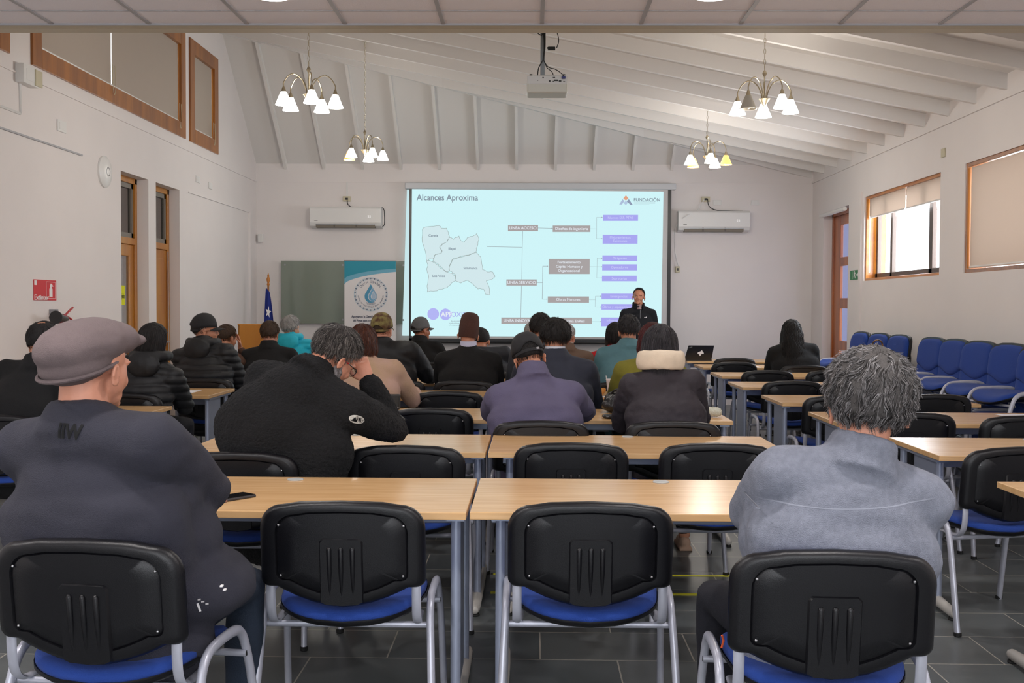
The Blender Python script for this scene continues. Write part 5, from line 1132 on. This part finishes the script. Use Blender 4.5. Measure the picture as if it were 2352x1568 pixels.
# -- 2 grey-haired man in grey fleece
GREYF = cl('grey_fleece', (128, 132, 145), bump=.6, bscale=380, vary=.09, vscale=60)
def ex2(root, c, HM, P, nb, S, j):
    o = G().tube([V((-.19, -.275, 0)), V((-.185, -.277, .02)), V((-.19, -.279, .035))], .003, 6).build('orange_zip_pull', mat('orange_pull', srgb(206, 84, 40), .5), root)
    o.location = (-.10, .12, .53)
    sm = G().tube(spl([(-.24, -.3, .925), (-.12, -.3, .914), (0, -.3, .910), (.12, -.3, .914), (.25, -.3, .926)], 12), .0016, 5, caps=False).build('seam', mat('light_seam', srgb(142, 146, 158), .9), j); onto(sm, j, root, off=.0005)
person('person with curly salt-and-pepper hair in a light grey fleece, back to the camera, at right', .785, 3.0, 2, (.905, 2.93, 1.170), -6, 3, 3, bulk=1.26, bw=1.02, hs=1.15, lean=(-.035, 0, -.022), hump=[((.0, -.05, .80), (.23, .16, .20)), ((.0, -.03, .66), (.22, .18, .14))], skinm='pink', jac=GREYF, jname='fleece_sweater', near=True, sh=(.20, -.085), armr=1.10, trou=TROU, style='fleece', disp=.011,
       hairk=dict(style='short', col='salt', n=9500, thick=.020, length=.06, wave=.8, bald=.085, rad=.0008, seg=7, crown=(.1, -.5, .85)), wide=1.06, collar=.045, pel=-.03, hands={-1: ('e', (.615, 3.08, .85), (.82, 3.32, .82)), 1: ('e', (1.02, 3.05, .84), (.88, 3.3, .80))}, knees={-1: (-.205, .31, .535), 1: (.22, .38, .535)}, extra=ex2, poles={1: (.6, -.3, -1), -1: (-.9, -.25, -.8)})
# -- 3 man in the sherpa jacket, head on hand
SHER = cl('black_sherpa', (16, 16, 18), bump=.9, bscale=130, rough=1.0)
def ex3(root, c, HM, P, nb, S, j):
    glasses(P, mat('black_red_frame', srgb(18, 16, 18), .3), root, HM)
    G().tube([P(.083, .02, -.012), P(.0855, -.01, -.012)], .0031, 6).build('red_temple_tip', RED, root)
    g = remesh(G().ell(P(0, .055, -.088), (.050, .050, .036), HM).ell(P(.045, .02, -.06), (.022, .03, .045), HM).ell(P(-.045, .02, -.06), (.022, .03, .045), HM), .006, 2, lambda p: .003 * noise.noise(p * 70)); g.materials.append(mat('grey_beard', srgb(152, 146, 146), .9, bump=.9, bscale=160, color2=srgb(92, 84, 82), vscale=60)); link(g, 'beard', root)
    inv = root.matrix_basis.inverted(); q = V((0, 0, 0))
    pt = G().lathe([(.0, .002), (.030, .002), (.031, 0), (0, 0)], n=20, sy=.6).build('shoulder_patch', mat('patch_white', srgb(210, 208, 200), .8), j); pt.matrix_basis = M.Translation(inv @ V((-.735, 4.5, .945))) @ M.Rotation(-root.rotation_euler.z, 4, 'Z') @ M.Rotation(rd(90), 4, 'X') @ M.Rotation(rd(-15), 4, 'Z'); mb = pt.matrix_basis.copy(); onto(pt, j, root, off=.003, dense=True)
    d = G().prism([(-.02, -.008), (-.004, .01), (.0, -.002), (.006, .008), (.003, -.012)], .002, .003, 'Z').prism([(.008, .008), (.016, .008), (.02, -.010), (.013, -.004)], .002, .003, 'Z').build('patch_emblem', BLACKP, pt, smooth=False); d.matrix_basis = mb; onto(d, j, root, off=.0055, dense=True)
person('person in a black sherpa jacket and glasses resting the head on one hand', -1.10, 4.72, -20, (-.865, 4.78, 1.205), -42, 36, 10, bulk=1.34, bw=1.24, hs=1.08, hump=[((-1.03, 4.66, 1.03), (.17, .14, .14), 1), ((-1.12, 4.66, .88), (.27, .19, .22), 1)], skinm='pink', jac=SHER, jname='sherpa_jacket', near=True, sh=(.19, -.10), armr=1.25, style='sherpa', disp=.010,
       hairk=dict(style='short', col='dsalt', n=7000, thick=.015, length=.045, wave=.6, bald=.2, rad=.00075), collar=.02, pel=-.03, lean=(-.05, -.03, .03),
       hands={1: ('e', (-.63, 5.02, .845), (-.738, 4.87, 1.085)), -1: (-.05, .34, .79)}, hdir={1: (-.40, .05, .92), ('n', 1): (-.45, .85, -.1), ('s', 1): 1}, extra=ex3, curl=.8, wide=1.05, sleeveend=.02)
# -- 4 purple-grey fleece, black cap
PUR = cl('purple_grey_fleece', (92, 86, 112), bump=.5, bscale=380); BKC = cl('black_cap_cloth', (26, 26, 29), rough=.8)
def ex4(root, c, HM, P, nb, S, j):
    G().box(P(.040, -.112, -.004), (.016, .004, .012), HM).build('strap_buckle', SCREW, root, smooth=False)
person('person in a purple-grey fleece and black cap, head bowed, in the third row', .03, 6.02, 0, (-.02, 6.16, 1.140), 6, 24, -12, bulk=1.24, bw=1.10, skinm='tan', jac=PUR, jname='fleece_jacket', near=True, sh=(.185, -.115), armr=1.15, style='fleece', disp=.010,
       hat=('cap', BKC), hairk=dict(style='short', col='black', n=900, thick=.008, length=.03, wave=.3), collar=.06, extra=ex4, hands={1: ('e', (.315, 6.30, .815), (.18, 6.52, .785)), -1: ('e', (-.235, 6.28, .82), (-.10, 6.5, .785))}, lean=(.03, -.02, -.0))
# -- 5 woman with cream hood
BRN = cl('dark_brown_parka', (44, 38, 44), rough=.75, bump=.2, bscale=200); CRM = cl('cream_lining', (226, 208, 184), rough=.95)
person('person with dark hair and a cream hood lining over a dark brown parka', .75, 6.04, 0, (.715, 6.12, 1.190), 4, 14, 4, bulk=1.10, bw=.98, skinm='light', jac=BRN, jname='parka', near=True, sh=(.175, -.07), armr=1.02, style='plain', disp=.009,
       hairk=dict(style='bob', col='dgrey', n=4200, thick=.014, length=.1, wave=.10, fall=.03, rad=.0008), collar=.0, hood=('up', CRM), hs=1.1, hands={1: (.14, .42, .80), -1: (-.14, .42, .80)}, shoe=mat('beige_shoe', srgb(186, 156, 134), .7))
# -- 6 navy suit
NSUIT = cl('navy_suit', (34, 38, 52), rough=.8, bump=.15)
def excol(m):
    def f(root, c, HM, P, nb, S, j): G().lathe([(.070, -.02), (.069, .05), (.064, .052), (.060, -.02)], nb + V((0, 0, .012)), None, 22, close=True).build('shirt_collar', m, root)
    return f
person('person with thick black hair in a navy suit jacket, middle of the group of heads', .16, 7.47, 0, (.160, 7.56, 1.210), 0, 8, 3, bulk=1.2, bw=1.15, skinm='tan', jac=NSUIT, jname='suit_jacket', sh=(.19, -.105), armr=1.1, hairk=dict(style='short', col='black', n=1800, thick=.022, length=.05, wave=.4, rad=.0014, bald=.045), collar=.02, extra=excol(mat('white_shirt', srgb(200, 204, 214), .8)), hands={1: (.2, .42, .79), -1: (-.2, .42, .79)}, wide=1.08)
BLKS = cl('black_sweater', (11, 11, 13)); NAV2 = cl('dark_navy_jacket', (34, 38, 46), rough=.7); GRYJ = cl('grey_jacket', (70, 72, 78)); BRJ = cl('brown_jacket', (104, 84, 72)); TEALS = cl('teal_shirt', (84, 124, 134), rough=.8, bump=.15); REDS = cl('red_top', (176, 16, 26)); OLV = cl('olive_jacket', (118, 112, 38))
CAMO = mat('camouflage_cloth', srgb(132, 122, 72), .9, color2=srgb(78, 46, 32), vscale=22); PUFB = cl('black_puffer', (15, 16, 20), rough=.62, bump=.12, bscale=60); BEI = cl('beige_knit', (186, 152, 138), bump=.5, color2=srgb(176, 146, 116), vscale=5); TURQ = cl('turquoise_jacket', (20, 178, 204), rough=.6); BEAN = cl('brown_beanie_wool', (74, 46, 38), bump=.5)
GCAP = cl('grey_cap_cloth', (94, 94, 96)); BRH = cl('brown_hoodie', (84, 58, 46))
person('person with black hair and visible ear, just left of and behind the navy suit', .03, 9.13, 0, (.072, 9.12, 1.245), -10, 0, 0, jac=GRYJ, hairk=dict(style='short', col='black', n=700, thick=.014, length=.035, wave=.4, rad=.0016), skinm='tan')
person('person with short grey hair, mostly hidden behind two black-haired heads', .0, 12.1, 0, (.0, 12.1, 1.13), 0, 0, 0, jac=GRYJ, hairk=dict(style='short', col='grey', n=500, thick=.010, length=.03, rad=.0018), skinm='light')
person('balding person with white shirt collar and brown jacket, right of the navy suit', .36, 10.62, -10, (.338, 10.62, 1.140), -25, 4, 0, jac=BRJ, bw=1.1, hairk=dict(style='short', col='grey', n=500, thick=.006, length=.02, bald=.30, rad=.0018), skinm='pink', extra=excol(WHT))
person('person in a teal shirt with short dark grey curly hair, before the presenter', .77, 9.08, 0, (.805, 9.1, 1.235), 4, 4, -2, bulk=1.1, bw=1.12, jac=TEALS, jname='shirt', sh=(.185, -.10), hairk=dict(style='short', col='dgrey', n=1300, thick=.013, length=.035, wave=.7, bald=.09, rad=.0016), skinm='tan', collar=.03)
person('person with dark red hair in an olive jacket, behind the cream hood', .80, 7.58, 0, (.835, 7.62, 1.190), 10, 6, 4, jac=OLV, bw=1.05, hairk=dict(style='bob', col='red', n=2200, thick=.014, length=.1, wave=.5, fall=.15, rad=.0014), skinm='light')
person('person with straight dark hair and a red top, left of the teal shirt', .84, 10.66, 0, (.815, 10.7, 1.150), 0, 0, 0, jac=REDS, bw=1.25, bulk=1.15, hairk=dict(style='bob', col='black', n=700, thick=.014, length=.1, wave=.1, fall=.10, rad=.002), skinm='light')
person('person in a tall brown knitted beanie and black sweater with white collar', -.53, 9.1, 0, (-.532, 9.1, 1.195), 2, 4, 6, bulk=1.15, bw=1.12, jac=BLKS, jname='sweater', hat=('beanie', BEAN), skinm='tan', collar=0, extra=excol(mat('pale_collar', srgb(196, 196, 220), .8)), sh=(.19, -.10), armr=1.08)
person('person in a dark navy jacket, head hidden behind the brown beanie', -.44, 10.62, 0, (-.505, 10.65, 1.09), 0, 10, 0, bulk=1.2, bw=1.18, jac=NAV2, hairk=dict(style='short', col='black', n=0, thick=.012), skinm='tan', sh=(.20, -.03), extra=lambda root, c, HM, P, nb, S, j: G().tube([(.20, .02, .97), (.235, .05, .985), (.26, .08, .96)], .005, 6).build('white_piping', WHT, j))
person('person in a grey cap and black jacket looking right, left of the map', -1.17, 12.1, -20, (-1.235, 12.1, 1.165), -48, -4, 0, bulk=1.15, bw=1.12, jac=BLKS, hat=('cap', GCAP), hairk=dict(style='short', col='black', n=300, thick=.006, length=.02, rad=.002), skinm='dark', hands={})
person('person in a camouflage cap and dark jacket before the banner', -1.20, 9.14, -6, (-1.265, 9.16, 1.228), -14, -4, 0, bulk=1.25, bw=1.22, jac=PUFB, jname='padded_jacket', hat=('cap', CAMO), hairk=dict(style='short', col='brown', n=400, thick=.005, length=.02, rad=.0016), skinm='pink', sh=(.20, -.085), armr=1.25, disp=.006, hands={1: (.30, .40, .80), -1: (-.1, .4, .8)})
person('person with auburn bob hair and beige patterned sweater, in front of the sherpa jacket', -1.12, 7.57, 0, (-1.185, 7.62, 1.165), -4, 8, 0, bulk=1.12, bw=1.10, jac=BEI, jname='sweater', hairk=dict(style='bob', col='auburn', n=2600, thick=.017, length=.1, wave=.35, fall=.07, rad=.0014), skinm='light', hands={1: (.26, .40, .80), -1: (-.1, .4, .8)}, armr=1.12)
person('person with short white-grey hair in a turquoise hooded jacket', -2.64, 12.2, 0, (-2.715, 12.2, 1.18), -35, 2, 0, jac=TURQ, style='puffer', hood=('down', TURQ), hairk=dict(style='short', col='grey', n=1100, thick=.020, length=.045, wave=.5, rad=.002), skinm='light', bw=.95)
person('person with brown hair in a black jacket beside the lectern', -2.58, 10.72, 0, (-2.593, 10.72, 1.145), -8, 4, 0, bulk=1.15, bw=1.15, jac=BLKS, hairk=dict(style='short', col='brown', n=800, thick=.013, length=.035, rad=.0016), skinm='pink', armr=1.1)
person('person in black cap and glasses with a black quilted jacket, face turned right', -2.74, 9.2, -12, (-2.785, 9.22, 1.215), -72, -2, 0, bulk=1.22, bw=1.15, jac=PUFB, jname='quilted_jacket', style='puffer', hood=('down', PUFB), hat=('cap', BKC), hairk=dict(style='short', col='dsalt', n=500, thick=.006, length=.02, rad=.0016), skinm='tan', armr=1.2, disp=.003, extra=lambda root, c, HM, P, nb, S, j: glasses(P, BLACKP, root, HM))
person('person in a brown hoodie propping the chin, hidden behind the black cap', -3.08, 10.72, -12, (-3.02, 10.72, 1.110), -30, 5, 0, jac=BRH, hairk=dict(style='short', col='brown', n=300, thick=.01, rad=.002), skinm='tan', hands={1: ('w', (-2.93, 10.86, 1.0)), -1: (-.1, .3, .79)}, hdir={1: (-.1, -.1, 1), ('n', 1): (-.5, -.5, 0)})
person('person in a long hooded black puffer coat with dark brown hair', -2.76, 7.62, -8, (-2.66, 7.6, 1.165), -25, 12, 6, bulk=1.12, bw=1.05, jac=PUFB, jname='puffer_coat', style='puffer', hood=('down', PUFB), hairk=dict(style='bob', col='black', n=1500, thick=.016, length=.1, wave=.2, fall=.06, rad=.0014), skinm='light', armr=1.12, disp=.003)
person('balding person in plain black at the far left edge beside the extinguisher', -2.93, 6.12, -10, (-2.80, 6.2, 1.20), -15, 10, 0, bulk=1.1, bw=1.05, jac=BLKS, hairk=dict(style='short', col='black', n=700, thick=.008, length=.025, bald=.16, rad=.0014), skinm='tan', sh=(.185, -.085))
person('person with long wavy black hair in a black coat, alone at right before the door', 2.85, 11.8, 0, (2.808, 11.85, 1.165), 0, 10, 2, bulk=1.2, bw=1.1, jac=BLKS, jname='coat', hairk=dict(style='long', col='black', n=2600, thick=.018, length=.1, wave=1.5, fall=.26, rad=.002, spreadback=.05), skinm='light', armr=1.15)

# -- the presenter, standing and facing the room
def presenter():
    X, Y = 1.49, 15.05; a = rd(180 + 8); Rz = M.Rotation(a, 3, 'Z'); O = V((X, Y, 0)); k = 1.0
    c = Rz.transposed() @ (V((1.462, 15.0, 1.575)) - O); HM = M.Rotation(rd(-18), 3, 'Z') @ M.Rotation(rd(6), 3, 'X') @ M.Rotation(rd(-4), 3, 'Y')
    body = G(); P = head_parts(body, HM, c); nb = c + V((0, -.02, -.155))
    body.cap([c + V((0, -.02, -.05)), nb + V((0, 0, .0))], [.056, .062], 14); body.cap([V((0, 0, .95)), V((0, 0, 1.2)), nb - V((0, 0, .1))], [(.11, .06), (.10, .06), (.10, .05)], 14, up=(1, 0, 0))
    jk = G().cap(spl([V((0, 0, .84)), V((0, .0, 1.0)), V((0, .0, 1.2)), V((0, -.01, 1.33)), nb], 4), [(.175, .125), (.176, .126), (.176, .128), (.176, .13), (.178, .132), (.18, .135), (.184, .135), (.188, .135), (.19, .135), (.195, .13), (.198, .125), (.198, .12), (.19, .11), (.165, .10), (.13, .09), (.10, .08), (.075, .07)], 20, up=(1, 0, 0))
    for s_ in (-1, 1):
        S = nb + V((s_ * .19, 0, -.085)); wr = V((s_ * .25, .04, .815)); el, wr = ik(S, wr, .30, .255, (s_ * .5, -1, 0))
        jk.cap([nb + V((s_ * .05, 0, -.05)), S, S.lerp(el, .4)], [.062, .070, .066], 12).cap([S, S.lerp(el, .5), el, wr], [.068, .062, .053, .042], 14)
        body.cap([S, el, wr], [.045, .038, .026], 10); hand(body, wr, (wr - el), (0, 0, -1), s_)
    tr = G().cap([V((-.05, 0, .93)), V((.05, 0, .93))], [.13, .13], 12)
    for s_ in (-1, 1): tr.cap([V((s_ * .09, 0, .90)), V((s_ * .10, .02, .50)), V((s_ * .11, 0, .10))], [.095, .068, .055], 12); body.cap([V((s_ * .09, 0, .9)), V((s_ * .11, 0, .08))], .04, 8)
    me = remesh(body, .006, 2); me.materials.append(SK['tan']); root = link(me, 'person', angle=180); root.location = (X, Y, 0); root.rotation_euler = (0, 0, a)
    tag(root, 'presenter standing before the screen in a black quarter-zip fleece, facing the audience', 'person')
    m = cl('black_quarter_zip', (18, 19, 25)); me = remesh(jk, .011, 4, lambda p: .005 * noise.noise(V((p.x * 9, p.y * 9, p.z * 14)))); me.materials.append(m); j = link(me, 'quarter_zip_fleece', root, angle=180)
    me = remesh(tr, .012, 3); me.materials.append(TROU); link(me, 'trousers', root, angle=180)
    for s_ in (-1, 1): me = remesh(G().cap([V((s_ * .11, -.05, .04)), V((s_ * .12, .06, .04)), V((s_ * .13, .17, .03))], [(.036, .038), (.042, .034), (.036, .026)], 12, up=(1, 0, 0)), .008, 2); me.materials.append(SHOE); link(me, 'shoe', root)
    g = G(); n = 26; pr = [(.088, -.03), (.086, .01), (.083, .045), (.078, .047), (.075, .01), (.074, -.02)]; vs = []
    for r_, z in pr:
        for i in range(n): t = rd(118 + 304 * i / (n - 1)); vs.append(nb + V((r_ * cos(t), r_ * sin(t) * .95 + .006, z + .018 - .018 * sin(t))))
    g.add(vs, [(q * n + i, q * n + i + 1, ((q + 1) % 6) * n + i + 1, ((q + 1) % 6) * n + i) for q in range(6) for i in range(n - 1)]); g.build('collar', m, j, angle=60)
    G().lathe([(.068, -.03), (.066, .03), (.062, .03), (.060, -.03)], nb + V((0, .0, .008)), None, 22, close=True).build('checked_shirt', mat('checked_shirt', srgb(150, 110, 110), .8, color2=srgb(190, 170, 170), vscale=80), root)
    G().box(nb + V((0, .112, -.09)), (.004, .01, .12)).build('zip', GREYM, j, smooth=False)
    g = G().box(V((0, 0, 0)), (.04, .004, .006)); g.box(V((-.018, 0, .008)), (.016, .004, .012)); lg = g.build('chest_logo', WHT, j, smooth=False); lg.location = nb + V((-.085, .135, -.125)); w = lg.modifiers.new('w', 'SHRINKWRAP'); w.target = j; w.offset = .002
    make_hair(root, c, HM, 'short', 'black', 900, thick=.007, length=.018, wave=.2, rad=.0012, front=-.06)
    for s_ in (-1, 1):
        e = G().ell(P(s_ * .031, .079, -.018), (.011, .008, .0055), HM, 14, 10).build('eye', mat('eye_white', srgb(215, 208, 202), .25), root); G().ell(P(s_ * .031, .0858, -.018), (.0042, .002, .0042), HM, 10, 8).build('iris', BLACKP, e)
        G().tube([P(s_ * .050, .082, -.001), P(s_ * .034, .0925, .0055), P(s_ * .014, .094, .002)], [.0022, .0034, .0026], 6).build('eyebrow', SCALP['black'], root)
    G().tube([P(-.022, .088, -.073), P(-.008, .0945, -.0705), (P(.008, .0945, -.0705)), P(.022, .088, -.073)], [.002, .0034, .0034, .002], 8).build('lips', mat('lips', srgb(150, 92, 82), .5), root)
presenter()
